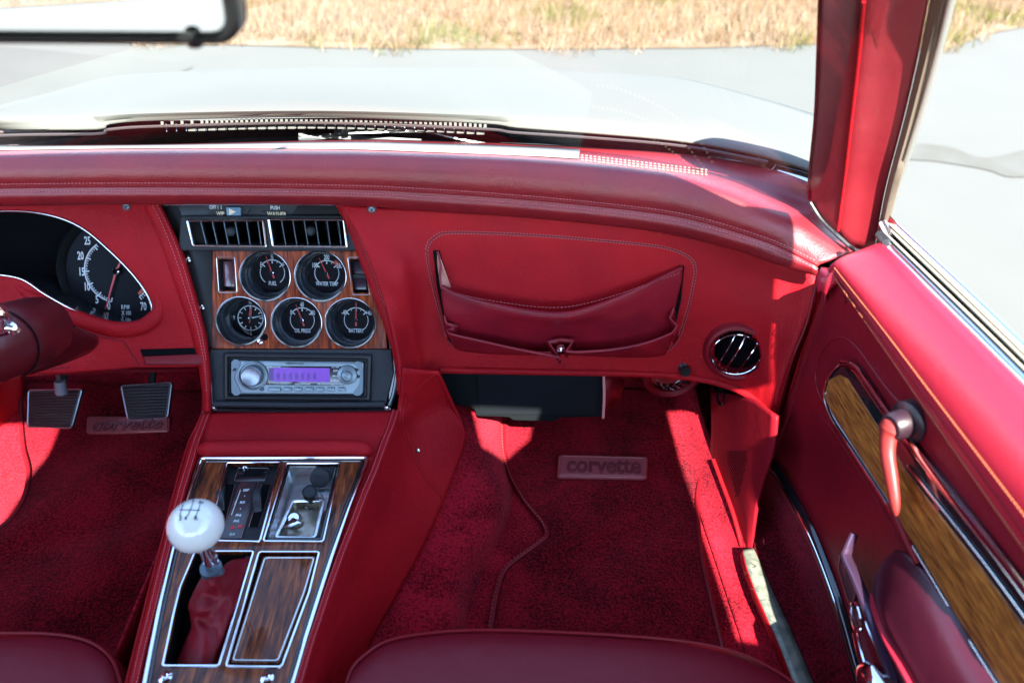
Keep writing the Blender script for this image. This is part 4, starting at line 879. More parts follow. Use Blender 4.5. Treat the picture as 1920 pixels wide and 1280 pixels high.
# side panels
SR = Surf([
    [pt(756, 690, Z=.53), R2.on(746, 768), R2.on(733, 805), R2.on(722, 835), R2.on(704, 885), R2.on(666, 980), R2.on(624, 1090), R2.on(584, 1215), R2.on(560, 1290)],
    [pt(785, 694, Z=.52), pt(785, 745, Z=.47), pt(775, 790, Z=.435), pt(768, 840, Z=.42), pt(752, 895, Z=.415), pt(712, 990, Z=.41), pt(668, 1090, Z=.41), pt(622, 1210, Z=.41), pt(596, 1290, Z=.41)],
    [pt(812, 698, Z=.51), pt(830, 745, Z=.45), pt(842, 780, Z=.42), pt(838, 830, Z=.40), pt(800, 905, Z=.385), pt(758, 1000, Z=.375), pt(712, 1095, Z=.37), pt(665, 1210, Z=.37), pt(635, 1290, Z=.37)],
    [pt(822, 698, Z=.51), pt(848, 760, Z=.44), pt(870, 800, Z=.40), pt(872, 830, Z=.385), pt(836, 930, Z=.36), pt(795, 1022, Z=.345), pt(745, 1115, Z=.34), pt(700, 1195, Z=.34), pt(665, 1290, Z=.33)]], 7, 6)
SR.build('side_panel', LEA, con, .004)
SL = Surf([[L2.on(382, 775), L2.on(370, 800), L2.on(356, 830), L2.on(330, 920), L2.on(305, 1020), L2.on(272, 1150), L2.on(238, 1290)],
    [p+Vector((-.02, 0, -.08)) for p in (L2.on(382, 775), L2.on(370, 800), L2.on(356, 830), L2.on(330, 920), L2.on(305, 1020), L2.on(272, 1150), L2.on(238, 1290))],
    [p+Vector((-.035, 0, -.17)) for p in (L2.on(382, 775), L2.on(370, 800), L2.on(356, 830), L2.on(330, 920), L2.on(305, 1020), L2.on(272, 1150), L2.on(238, 1290))]], 6, 4)
SL.build('side_panel', LEA, con, .003)
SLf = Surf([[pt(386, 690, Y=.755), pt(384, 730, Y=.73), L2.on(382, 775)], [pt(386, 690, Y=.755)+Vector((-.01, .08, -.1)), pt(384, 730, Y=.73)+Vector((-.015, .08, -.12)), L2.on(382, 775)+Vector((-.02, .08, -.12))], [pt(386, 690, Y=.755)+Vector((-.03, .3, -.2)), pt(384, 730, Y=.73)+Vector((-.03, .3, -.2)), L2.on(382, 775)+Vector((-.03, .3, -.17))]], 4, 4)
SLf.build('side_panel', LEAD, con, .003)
b = MB(); b.tube([SR.on(x, y, .0012) for x, y in curve_px([(762, 742), (754, 780), (762, 810), (778, 860), (800, 900), (833, 938)])], .0011, LEA, seg=6)
b.tube([SR.on(x, y, .0008) for x, y in curve_px([(756, 742), (772, 752), (790, 720), (818, 700)])], .0008, LEA, seg=6); b.build('panel_seam', con)
b = MB(); g = Fr(SR.on(782, 845, .001), (1, 0, 0), SR.nrm(782, 845)); b.lathe(g, 0, 0, [(.0035, 0), (.003, .0012), (.0015, .0005), (.0001, .0004)], CHROMEG, 14); b.build('trim_screw', con)
b = MB(); b.tube([cw(362-0, 735, .06), cw(374, 740, .06), cw(388, 742, .055)], .0008, LEA, seg=5); b.build('loose_thread', con) if False else None
# top plate
H1 = .006
outer = [(376, 858), (690, 857), (655, 948), (625, 1035), (600, 1112), (572, 1200), (543, 1300), (268, 1300), (284, 1215), (302, 1125), (324, 1032), (350, 940)]
hA = [(425, 867), (527, 866), (487, 1015), (390, 1013)]; hB = [(537, 868), (638, 868), (606, 1015), (494, 1014)]
hC = [(366, 1033), (476, 1033), (411, 1248), (305, 1248), (326, 1150), (338, 1100)]; hD = [(486, 1034), (599, 1034), (580, 1110), (528, 1250), (424, 1249)]
HL = [rnd(cp(P, H1), .003, 3) for P in (hA, hB, hC, hD)]
b = MB(); b.plate(CF, cp(outer, H1), -.002, H1, WOODC, .001, holes=HL); b.build('walnut_top_plate', con)
b = MB()
def rail(P, h, r, m, closed=True, flat=.7): b.tube([CF.w(a, c, h) for a, c in P], r, m, closed=closed, flat=flat, up=(0, 0, 1), seg=8)
rail(rnd(cp(outer, H1), .006, 4), H1+.0005, .0022, CHROME); rim_o = b.build('chrome_border', con)
b = MB(); oo = cp([(384, 864), (682, 863), (648, 948), (618, 1035), (593, 1112), (564, 1200), (535, 1300), (277, 1300), (292, 1215), (310, 1125), (332, 1032), (358, 940)], H1); rail(rnd(oo, .005, 4), H1, .0018, GLOSSB); b.build('black_border_line', con)
for L in HL:
    b = MB(); rail(L, H1+.0006, .0013, CHROME); b.build('chrome_frame', con)
    
# heater control
def cavity(L, depth, m, name, par, botm=None):
    b = MB(); P = [CF.w(a, c, H1-.0005) for a, c in L]; Q = [CF.w(a, c, -depth) for a, c in L]; b.grid([P, Q], m, cu=True); b.add(Q, [list(range(len(Q)))], botm or m); return b.build(name, par)
hc = cavity(HL[0], .004, GLOSSB, 'heater_control', con, BLACK)
hh = -.0035
def cq(P, h=hh): return CF, cp(P, h)
b = MB()
for P in ([(447, 876), (504, 876), (497, 903), (438, 903)],): b.plate(CF, cp(P, hh), hh, hh+.0015, GLOSSB, .0004)
b.plate(CF, cp([(452, 903), (482, 903), (451, 1010), (415, 1010)], hh), hh, hh+.0012, mat('dark_brown_scale', (.03, .018, .02), .3, coat=.4), .0003); b.build('scale_plate', hc)
b = MB()
def line(P, r=.00042, h=hh+.0017, m=CHROMEG, closed=False): b.tube([CF.w(a, c, h) for a, c in cp(P, h)], r, m, seg=5, closed=closed)
line([(447, 877), (504, 877), (497, 903), (484, 903), (451, 1010)]); line([(447, 877), (438, 903), (451, 904), (413, 1010)])
slots = ([(421, 908), (440, 908), (420, 985), (396, 985)], [(491, 908), (508, 908), (485, 988), (466, 988)])
for P in slots: line(P, closed=True)
b.build('line_markings', hc)
b = MB()
for P in slots: b.plate(CF, cp(P, hh), hh+.0002, hh+.0006, VOID)
b.build('slot', hc)
for k, P in enumerate(slots):
    cx_, cy_ = sum(p[0] for p in P)/4, sum(p[1] for p in P)/4; f = Fr(CF.pw(cx_, cy_, -.014), CF.pw(P[0][0], P[0][1])-CF.pw(P[3][0], P[3][1]), Vector((1, .25, 0)))
    b = MB(); w_ = .0045; rr_ = .0215; b.lathe(f, 0, 0, [(.006, -w_), (rr_*.97, -w_), (rr_, -w_*.8), (rr_, w_*.8), (rr_*.97, w_), (.006, w_)], RUB, 40)
    for q in range(40): t = 2*math.pi*q/40; b.tube([f.w(rr_*math.cos(t), rr_*math.sin(t), -w_*.8), f.w(rr_*math.cos(t), rr_*math.sin(t), w_*.8)], .0007, RUB, seg=4)
    b.build('thumb_wheel', hc)
b = MB()
f = Fr(CF.w(0, 0, 0), CF.pw(530, 940)-CF.pw(430, 938), CF.n)
u = (CF.pw(482, 870)-CF.pw(447, 1000)); upv = u.normalized()
F2 = Fr(CF.O, upv.cross(CF.n), CF.n)
for t_, x, y, s_ in (('DEF', 461, 918, .0046), ('\u2022', 458, 929, .005), ('FLR', 454, 941, .0046), ('\u2022', 450, 953, .005), ('PNL', 447, 965, .0046), ('PNL', 443, 976, .0046), ('FLR', 435, 1001, .0046), ('A', 441, 940, .003), ('C', 440, 944, .003)):
    a, c = F2.px(x, y, hh+.002); b.text(F2, t_, a, c, hh+.0016, s_, WHITE, sx=.85, sh=.2)
for x, y in ((436, 988), (450, 986)):
    a, c = F2.px(x, y, hh+.002); b.box(F2, a-.0022, a+.0022, c-.0022, c+.0022, hh+.0013, hh+.0018, NEED)
b.tube([F2.w(*F2.px(x, y, hh+.0015), hh+.0016) for x, y in ((451, 918), (434, 965))], .0005, WHITE, seg=4)
b.build('lettering', hc)
b = MB(); a, c = CF.px(461, 881, hh); b.lathe(CF, a, c, [(.0032, hh), (.003, hh+.006), (.0001, hh+.008)], CHROME, 14); b.build('slider', hc)
b = MB(); b.box(CF, *(lambda A, B: (A[0], B[0], B[1], A[1]))(CF.px(460, 883, hh), CF.px(492, 893, hh)), hh+.0015, hh+.0022, VOID); b.build('slider_slot', hc)

# ash tray
STEEL = mat('pressed_steel', (.62, .66, .66), .2, metal=.9, bump=('noise', 40, .4, .002))
at_ = cavity(HL[1], .016, STEEL, 'ashtray', con, STEEL)
b = MB(); zz = -.013
f = Fr(CF.pw(586, 938, zz), (1, 0, 0), Vector((.06, -.30, 1))); b.lathe(f, 0, 0, [(.0135, 0), (.0125, .002), (.0105, .002)], GLOSSB, 24); b.lathe(f, 0, 0, [(.0068, 0), (.0068, .016), (.0086, .017), (.0088, .026), (.0082, .028), (.007, .0265), (.0001, .0262)], BLACK, 24); b.build('cigarette_lighter', at_)
b = MB(); a, c = CF.px(600, 893, -.002); f = Fr(CF.w(a, c, -.004), (1, 0, 0), Vector((0, -.8, .5))); b.lathe(f, 0, 0, [(.013, 0), (.012, .004), (.008, .005), (.0001, .004)], BLACKT, 24); b.build('spent_lighter_socket', at_) if False else b.build('socket', at_)
inn = rnd(cp([(549, 938), (607, 937), (590, 1008), (517, 1007)], -.004), .005, 4)
b = MB(); b.tube([CF.w(a, c, -.004) for a, c in inn], .0026, STEEL, closed=True, seg=8, flat=.7, up=(0, 0, 1))
P = [CF.w(a, c, -.004) for a, c in inn]; ca_ = sum(p[0] for p in inn)/len(inn); cc_ = sum(p[1] for p in inn)/len(inn); Q = [CF.w(ca_+(a-ca_)*.93, cc_+(c-cc_)*.93, -.0145) for a, c in inn]
DIRT = mat('dirty_steel', (.40, .37, .30), .3, metal=.8, var=(110, (.24, .17, .10), 6, .4, .75)); b.grid([P, Q], DIRT, cu=True); b.add(Q, [list(range(len(Q)))], DIRT); b.build('ash_bowl', at_)
b = MB(); f = Fr(CF.pw(553, 975, -.010), (1, 0, 0), Vector((0, -.3, 1))); b.lathe(f, 0, 0, [(.009, 0), (.0085, .004), (.006, .008), (.0001, .0095)], CHROME, 24); b.tube([CF.pw(533, 988, -.006), CF.pw(546, 984, -.004), CF.pw(562, 980, -.006)], .0022, CHROME); b.build('rest_knob', at_)
b = MB(); rail(rnd(cp([(541, 873), (633, 873), (602, 1010), (499, 1010)], .001), .003, 3), .001, .0022, GLOSSB); b.build('inner_frame', at_)
# boot opening and storage lid
cavity(HL[2], .03, VOID, 'shifter_opening', con, VOID)
lid = MB(); L = cp([(493, 1041), (593, 1041), (574, 1110), (524, 1243), (431, 1242)], .004); lid.plate(CF, rnd(L, .003, 3), -.004, .004, WOODC, .001); ld = lid.build('storage_lid', con, label='walnut lid with chrome frame reflecting the blue sky')
b = MB(); rail(rnd(cp([(497, 1045), (589, 1045), (570, 1110), (521, 1238), (437, 1237)], .004), .003, 3), .0042, .0010, CHROMEG); b.build('lid_inlay', ld)
b = MB(); P = [CF.w(a, c, H1-.002) for a, c in HL[3]]; Q = [CF.w(a, c, -.005) for a, c in HL[3]]; b.grid([P, Q], BLACK, cu=True); b.add(Q, [list(range(len(Q)))], BLACK); b.build('lid_well', con)
b = MB(); 
for x, y in ((312, 1272), (502, 1274)): a, c = CF.px(x, y, H1); b.lathe(CF, a, c, [(.0065, H1), (.006, H1+.003), (.003, H1+.0042), (.0012, H1+.003), (.0001, H1+.003)], CHROME, 20); b.build('plate_screw', con); b = MB()

b = MB(); a, c = CF.px(464, 1045, 0); b.lathe(CF, a, c, [(.003, -.004), (.0028, 0), (.0001, .001)], SATIND, 12); b.build('bracket_screw', con)

# ================================================================== GEAR SHIFTER
gs = thing('gear_shifter', 'white ball gear knob on a chrome lever rising from a wrinkled red boot', 'gear shifter', cw(385, 1150, -.02))
bc = pd(367, 985, .645); br = 50/FPX*.645
up = (bc-cw(400, 1062, .05)).normalized()
kn = Fr(bc, (1, 0, 0), Vector((.05, -.25, 1)))
b = MB(); b.lathe(kn, 0, 0, [(br*math.cos(t)+1e-5, br*math.sin(t)) for t in np.linspace(-math.pi/2, math.pi/2, 32)], BALL, 56); kb = b.build('shift_knob', gs)
# engraved pattern near the top
b = MB(); INK = mat('engraved_ink', (.02, .03, .05), .5)
def onball(x, y, l=.0003):
    d = ray(x, y); o = CAM-bc; B = o.dot(d); C = o.dot(o)-(br+l)**2; D = B*B-C
    t = -B-math.sqrt(max(D, 0)); return CAM+d*t
for P in ([(336, 955), (375, 956)], [(344, 942), (337, 966)], [(362, 942), (352, 967)], [(376, 942), (371, 958), (367, 967)]):
    b.tube([onball(P[0][0]*(1-t)+P[-1][0]*t if len(P) < 3 else np.interp(t, [0, .5, 1], [p[0] for p in P]), P[0][1]*(1-t)+P[-1][1]*t if len(P) < 3 else np.interp(t, [0, .5, 1], [p[1] for p in P])) for t in np.linspace(0, 1, 8)], .00035, INK, seg=5)
for t_, x, y in (('2', 338, 971), ('4', 348, 971), ('R', 367, 971), ('3', 362, 939), ('N', 377, 941)):
    p = onball(x, y, .0002); n = (p-bc).normalized(); g = Fr(p, (1, .1, 0), n); b.text(g, t_, 0, 0, 0, .0058, INK, sx=.9)
b.build('shift_pattern', kb)
lo = cw(397, 1068, .036)
b = MB(); b.tube([bc-(bc-lo).normalized()*br*.9, lo], [.0045, .0055], CHROME, seg=16); ax = (bc-lo).normalized()
b.tube([lo+Vector((.008, 0, .012)), bc+Vector((.006, 0, -.02))], [.0028, .0024], CHROME, seg=10)
b.tube([lo-ax*.010, lo+ax*.006], [.0115, .0105], SATIND, seg=18); b.build('lever', gs)
BT = [
 [(384, 1068, .030), (390, 1074, .036), (398, 1077, .038), (407, 1074, .036), (415, 1066, .030), (424, 1056, .018), (436, 1048, .004)],
 [(376, 1084, .026), (386, 1092, .035), (399, 1096, .037), (411, 1091, .033), (424, 1080, .026), (448, 1062, .010), (474, 1046, .002)],
 [(364, 1106, .018), (379, 1113, .031), (399, 1118, .028), (414, 1116, .032), (430, 1106, .022), (452, 1090, .004), (468, 1074, -.002)],
 [(353, 1134, .012), (368, 1142, .028), (390, 1142, .030), (414, 1136, .020), (434, 1134, .020), (450, 1120, .004), (456, 1110, -.004)],
 [(356, 1152, .004), (366, 1158, .012), (384, 1162, .010), (408, 1160, .022), (428, 1156, .018), (440, 1150, .002), (444, 1146, -.006)],
 [(358, 1176, .002), (370, 1182, .016), (388, 1184, .018), (406, 1184, .010), (420, 1182, .012), (430, 1180, .000), (434, 1178, -.008)],
 [(346, 1204, -.006), (362, 1210, .006), (382, 1212, .013), (402, 1212, .008), (414, 1210, .002), (421, 1208, -.006), (424, 1206, -.010)],
 [(330, 1242, -.012), (350, 1246, -.004), (372, 1248, .002), (392, 1249, .000), (402, 1248, -.005), (408, 1246, -.010), (411, 1244, -.014)]]
BS = Surf([[CF.pw(x, y, h if i < 2 else h*.55+.006-i*.0015) for x, y, h in r] for i, r in enumerate(BT)], 6, 6)
BS.build('boot', LEAD, gs, .0015)
# ================================================================== FLOOR, CARPETS, MATS
def fz(Y, X=0): 
    return .28+(max(0, Y-.80)*.25 if Y < .95 else .0375+(Y-.95)*.9)
fc = thing('footwell_carpet', 'deep red carpet covering both footwells and the toe boards', 'carpet', (0, .7, .28))
FLR = Surf([[Vector((x, y, fz(y)+.003*math.sin(x*31+y*9)*math.sin(y*23))) for x in np.linspace(-.66, .66, 12)] for y in (-.85, -.4, 0, .25, .4, .55, .68, .8, .9, .97, 1.05, 1.13, 1.2)], 4, 4)
FLR.build('floor_carpet', CARP, fc, .006)
s = Surf([[Vector((.566, y, fz(y)+.004)) for y in (.95, .8, .65, .5, .3, 0, -.3)], [Vector((.588, y, fz(y)+.018)) for y in (.95, .8, .65, .5, .3, 0, -.3)], [Vector((.604, y, fz(y)+.052)) for y in (.95, .8, .65, .5, .3, 0, -.3)]], 4, 4); s.build('sill_turn_up', CARP, fc, .003)
# transmission tunnel side, right of the console
TP = [(822, 735, .40), (850, 800, .375), (862, 860, .36), (838, 932, .350), (795, 1022, .338), (745, 1115, .332), (698, 1195, .33), (650, 1300, .33)]
BPt = [(935, 740), (942, 790), (946, 860), (958, 930), (945, 990), (905, 1070), (880, 1140), (872, 1200), (868, 1300)]
ru = [pt(x, y, Z=z) for x, y, z in TP]; ru = resample(cr(ru, 8), .01)
lw = [FLR.on(x, y, .002) for x, y in BPt]; lw = cr(lw, 8)
N = 14
def pick(P, n):
    L = [0]; 
    for a, b_ in zip(P[:-1], P[1:]): L.append(L[-1]+(b_-a).length)
    out = []
    for k in range(n):
        s = L[-1]*k/(n-1); i = min(max(j for j in range(len(L)) if L[j] <= s+1e-9), len(P)-2); out.append(P[i].lerp(P[i+1], min(1, (s-L[i])/max(1e-9, L[i+1]-L[i]))))
    return out
ru, lw = pick(ru, N), pick(lw, N)
TS = Surf([[p+Vector((-.03, 0, .015)) for p in ru], ru, [a*.66+b_*.34+Vector((.010+.004*math.sin(i*1.7), 0, .016)) for i, (a, b_) in enumerate(zip(ru, lw))], [a*.3+b_*.7+Vector((.012+.006*math.sin(i*1.1+1), 0, .018)) for i, (a, b_) in enumerate(zip(ru, lw))], lw, [p+Vector((.01, 0, -.006)) for p in lw]], 5, 6)
TS.build('tunnel_carpet', CARP, fc, .004)
TL = Surf([[Vector((-.14, y, .42)), Vector((-.16, y, .34)), Vector((-.18, y, .275))] for y in (.37, .5, .8, 1.2)], 4, 4); TL.build('tunnel_carpet', CARP, fc, .003)
b = MB(); b.tube([Vector((-.30+.1*0, .40, .292)), Vector((-.2, .42, .292))], .004, LEAD); 
# --- passenger mat
pm = thing('floor_mat', 'dark red passenger floor mat with piped edge and an embossed name badge', 'floor mat', FLR.on(1130, 1000), group='carpeted floor mats')
ML = [(944, 730), (943, 790), (945, 850), (956, 895), (984, 945), (1025, 1000), (1008, 1026), (955, 1066), (936, 1100), (920, 1180), (912, 1290)]
MR = [(1332, 730), (1334, 790), (1328, 850), (1308, 920), (1306, 975), (1312, 1040), (1324, 1100), (1340, 1170), (1352, 1220), (1366, 1290)]
ml = pick(cr([FLR.on(x, y, .008) for x, y in ML], 8), 26)
mr = pick(cr([FLR.on(x, y, .008) for x, y in MR], 8), 26)
PM = Surf([[a.lerp(b_, t)+Vector((0, 0, (.004*math.sin(7*t+i*.5) if 0 < t < 1 else 0))) for i, (a, b_) in enumerate(zip(ml, mr))] for t in (0, .15, .3, .5, .7, .85, 1)], 4, 5)
PM.build('carpet', CARPM, pm, .005)
b = MB(); b.tube(cr([p+Vector((0, 0, .001)) for p in ml], 4), .0038, LEAD, seg=8); b.tube(cr([p+Vector((0, 0, .001)) for p in mr], 4), .0038, LEAD, seg=8); b.build('piping', pm)
b = MB(); b.stitch([p+Vector((-.002, 0, .0052)) for p in cr(ml, 4)], THREAD, r=.0005, step=.006); b.build('piping_stitching', pm)
def badge(Pb, surf, par, tsz):
    O_ = surf.on(Pb[4][0], Pb[4][1], .004); A, B_, C_ = surf.on(*Pb[3], .004), surf.on(*Pb[2], .004), surf.on(*Pb[0], .004)
    g = Fr(O_, B_-A, (B_-A).cross(C_-A)); L = [g.px(*p) for p in Pb[:4]]
    b = MB(); b.plate(g, rnd(L, .006), -.004, .003, BADGE, .002); o = b.build('badge', par)
    cx_, cy_ = sum(p[0] for p in L)/4, sum(p[1] for p in L)/4; w_ = math.dist(L[0], L[1]); h_ = math.dist(L[1], L[2])
    b = MB(); q = rnd([(cx_+(x-cx_)*.95, cy_+(y-cy_)*.84) for x, y in L], .005); b.tube([g.w(x, y, .0032) for x, y in q], .0010, BADGE, closed=True, seg=6); b.build('raised_border', o)
    b = MB(); tb_ = bpy.data.curves.new('t', 'FONT'); tb_.body = 'corvette'; tb_.size = h_*1.0; tb_.align_x = 'CENTER'; tb_.align_y = 'CENTER'; tb_.extrude = .0012; tb_.offset = h_*.022; tb_.shear = .15; tb_.space_character = 1.0; tb_.bevel_depth = .0003
    b.curve(tb_, g, cx_, cy_, .0032, mat('badge_lettering', (.16, .03, .038), .25), sx=w_*.86/(h_*3.62)); b.build('embossed_lettering', o)
badge([(1047, 854), (1214, 858), (1213, 898), (1045, 895), (1130, 876)], PM, pm, 1)
# --- driver's mat
dm = thing('floor_mat', 'dark red driver floor mat under the pedals with a rubber badge below the right pedal', 'floor mat', FLR.on(200, 950), group='carpeted floor mats')
l2 = pick(cr([FLR.on(x, y, .008) for x, y in [(44, 720), (45, 790), (50, 850), (58, 890), (50, 940), (20, 985), (-30, 1020), (-90, 1060), (-140, 1200), (-160, 1300)]], 8), 24)
r2 = pick(cr([FLR.on(x, y, .008) for x, y in [(420, 735), (400, 820), (375, 900), (350, 1000), (330, 1100), (300, 1180), (262, 1226)]], 8), 24)
DMt = Surf([[a.lerp(b_, t)+Vector((0, 0, (.006*math.sin(6*t+i*.6) if 0 < t < 1 else 0))) for i, (a, b_) in enumerate(zip(l2, r2))] for t in (0, .15, .3, .5, .7, .85, 1)], 4, 5)
DMt.build('carpet', CARPM, dm, .005)
b = MB(); b.tube(cr([p+Vector((0, 0, .001)) for p in l2], 4), .0038, LEAD, seg=8); b.tube([FLR.on(x, y, .010) for x, y in ((200, 1240), (245, 1228), (268, 1215))], .004, LEAD, seg=8); b.build('piping', dm)
badge([(164, 781), (320, 782), (318, 811), (163, 815), (240, 797)], DMt, dm, 1)

# ================================================================== KICK PANELS AND SILL
LEAK = mat('kick_panel_leather', (.20, .006, .012), .45, bump=('voronoi', 900, .25, .0006), spec=.12)
kp = thing('kick_panel', 'red kick panel with perforated speaker grille between the mat and the passenger door', 'kick panel', pt(1400, 1030, X=.60))
kr = [[(1332, 735, .585), (1334, 800, .59), (1332, 858, .598), (1352, 910, .600), (1375, 965, .602), (1393, 1028, .604)],
      [(1362, 738, .582), (1366, 800, .586), (1362, 860, .594), (1376, 915, .598), (1390, 965, .600), (1398, 1030, .603)],
      [(1405, 745, .585), (1406, 800, .588), (1402, 860, .594), (1402, 920, .598), (1402, 970, .602), (1402, 1032, .604)],
      [(1455, 780, .600), (1450, 830, .604), (1441, 868, .608), (1424, 920, .610), (1415, 970, .610), (1408, 1034, .608)]]
KP = Surf([[pt(x, y, X=.600+(.003 if k == 3 else 0)) for x, y, X in r] for k, r in enumerate(kr)], 6, 5); KP.build('panel', LEAK, kp, .004)
b = MB()
for i in range(13):
    for j in range(24):
        x = 1364+i*3.3+(1.6 if j % 2 else 0)+j*.2; y = 846+j*3.6
        if x > 1402-max(0, (y-860))*.24 or x < 1360+max(0, y-846)*.24: continue
        p = KP.on(x, y, .0005); g = Fr(p, (0, 1, 0), KP.nrm(x, y)); b.lathe(g, 0, 0, [(.0015, 0), (.00001, -.0001)], VOID, 6)
b.build('speaker_perforation', kp)
b = MB(); g = Fr(KP.on(1353, 741, .001), (0, 1, 0), KP.nrm(1353, 741)); b.lathe(g, 0, 0, [(.016, 0), (.015, .002), (.012, -.004), (.0001, -.006)], VOID, 24); b.build('grommet', kp)
b = MB(); b.tube([KP.on(x, y, .002) for x, y in curve_px([(1340, 862), (1358, 910), (1378, 965), (1394, 1024)])], .003, LEA, seg=8); b.build('edge_flange', kp)
kl = thing('kick_panel', 'smooth red kick panel at the left edge of the driver footwell', 'kick panel', pt(20, 860, X=-.56))
s = Surf([[pt(45, 690, X=-.525), pt(44, 760, X=-.535), pt(42, 840, X=-.55)], [pt(0, 690, X=-.55), pt(0, 790, X=-.555), pt(0, 868, X=-.565)], [pt(-60, 690, X=-.56), pt(-60, 800, X=-.565), pt(-60, 900, X=-.575)]], 5, 5); s.build('panel', LEA, kl, .004)
sp_ = thing('sill_plate', 'scratched metal sill plate beside the passenger seat', 'sill plate', pt(1440, 1150, Z=.33))
PLM = mat('scratched_plate', (.20, .21, .16), .42, metal=.35, var=(60, (.11, .125, .095), 8, .4, .6), bump=('noise', 160, .2, .0006))
PLl = [(1393, 1030), (1400, 1060), (1418, 1110), (1440, 1160), (1466, 1220), (1492, 1290), (1510, 1340)]
PLr = [(1413, 1027), (1428, 1060), (1450, 1110), (1474, 1160), (1500, 1220), (1530, 1290), (1552, 1340)]
s = Surf([[pt(x, y, Z=.333) for x, y in PLl], [pt(x, y, Z=.336) for x, y in PLr]], 5, 3); s.build('plate', PLM, sp_, .003); s = Surf([[pt(x, y, Z=.332)+Vector((-.001, 0, -.014)) for x, y in PLl], [pt(x, y, Z=.332)+Vector((-.0005, 0, 0)) for x, y in PLl]], 5, 3); s.build('plate_flange', LEA, sp_, .002)
b = MB()
rg = random.Random(11)
for k in range(14):
    t = rg.random(); i = rg.randint(1, 4); A = pt(PLl[i][0]+rg.uniform(4, 26), PLl[i][1]+rg.uniform(-10, 20), Z=.3372); d = Vector((rg.uniform(-.012, .012), rg.uniform(-.008, .008), 0))
    b.tube([A, A+d*.6+Vector((.001, 0, 0)), A+d], .00025, CHROME, seg=4)
b.build('scratches', sp_)
# carpet over the rocker between the sill plate and the door
SLC = [(1446, 880), (1488, 950), (1525, 1025), (1560, 1110), (1588, 1200), (1612, 1290), (1630, 1360)]
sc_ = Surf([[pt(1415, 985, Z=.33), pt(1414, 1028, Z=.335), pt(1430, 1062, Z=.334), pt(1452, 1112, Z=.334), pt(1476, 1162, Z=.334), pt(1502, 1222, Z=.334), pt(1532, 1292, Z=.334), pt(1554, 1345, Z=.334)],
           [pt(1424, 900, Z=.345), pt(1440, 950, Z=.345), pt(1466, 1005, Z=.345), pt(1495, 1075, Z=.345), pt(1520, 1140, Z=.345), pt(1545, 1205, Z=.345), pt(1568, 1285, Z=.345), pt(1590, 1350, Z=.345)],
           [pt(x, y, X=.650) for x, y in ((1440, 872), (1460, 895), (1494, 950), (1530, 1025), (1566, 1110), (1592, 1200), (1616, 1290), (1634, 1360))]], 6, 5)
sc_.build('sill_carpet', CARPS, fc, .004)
b = MB(); b.box(gz, .605, .70, -.8, .75, .18, .325, CARPM, .002); b.build('sill_box', body)
sl_ = Surf([[Vector((-.56, .80, .285)), Vector((-.57, .5, .285)), Vector((-.57, .0, .285))], [Vector((-.60, .80, .34)), Vector((-.61, .5, .34)), Vector((-.61, 0, .34))], [Vector((-.66, .80, .35)), Vector((-.68, .5, .35)), Vector((-.68, 0, .35))]], 4, 4); sl_.build('sill_carpet', CARP, fc, .004)

# ================================================================== PEDALS
def pedal(lab, P, n, tilt):
    t = thing('pedal', lab, 'pedal', pt(P[0][0], P[0][1], Y=.80), group='rubber faced pedals')
    c = (sum(p[0] for p in P)/len(P), sum(p[1] for p in P)/len(P))
    f = Fr(pt(c[0], c[1], Y=.80), (1, 0, .02), Vector((0, -.80, .60))); L = [f.px(*p) for p in P]
    b = MB(); b.plate(f, rnd(L, .005), -.010, .0, RUB, .003)
    y0, y1 = min(p[1] for p in L)+.004, max(p[1] for p in L)-.004
    def xr(y):
        xs = []
        for a, c_ in zip(L, L[1:]+L[:1]):
            if (a[1]-y)*(c_[1]-y) < 0: xs.append(a[0]+(c_[0]-a[0])*(y-a[1])/(c_[1]-a[1]))
        return (min(xs)+.003, max(xs)-.004)
    o = b.build('rubber_pad', t)
    b = MB()
    for k in range(n):
        y = y0+(y1-y0)*(k+.5)/n; a, c_ = xr(y); b.tube([f.w(a, y, .0), f.w(c_, y, .0)], .0021, RUB, seg=6)
    b.build('ribs', o)
    b = MB(); b.tube([f.w(x*1.0, y, .0005) for x, y in rnd([((p[0]), p[1]) for p in L], .005)], .0012, SATIN, closed=True, seg=6); b.build('metal_trim', t)
    top = max(L, key=lambda p: p[1]); xm = (L[0][0]+L[1][0])/2
    b = MB(); b.tube([f.w(xm, L[0][1]-.01, -.012), f.w(xm+.002, L[0][1]+.05, -.03), f.w(xm+.004, L[0][1]+.14, -.02)], [.006, .006, .008], BLACK, flat=.6); b.build('lever', t); return t, f
pedal('left rubber pedal with wide ribs under the steering column', [(54, 731), (154, 729), (134, 802), (52, 800)], 12, 0)
pedal('right tapered ribbed pedal hanging in front of the badge', [(227, 723), (322, 717), (314, 782), (240, 787)], 10, 0)
b = MB()
tr = thing('pedal_stop', 'small grey stop bolt above the left pedal', 'bolt', pt(115, 720, Y=.82))
b = MB(); b.tube([pt(108, 695, Y=.81), pt(112, 716, Y=.81)], .004, SATIND); b.tube([pt(112, 714, Y=.805), pt(115, 737, Y=.80)], [.0075, .0085], mat('grey_rubber_stop', (.16, .17, .19), .5), seg=14); b.build('bolt', tr)

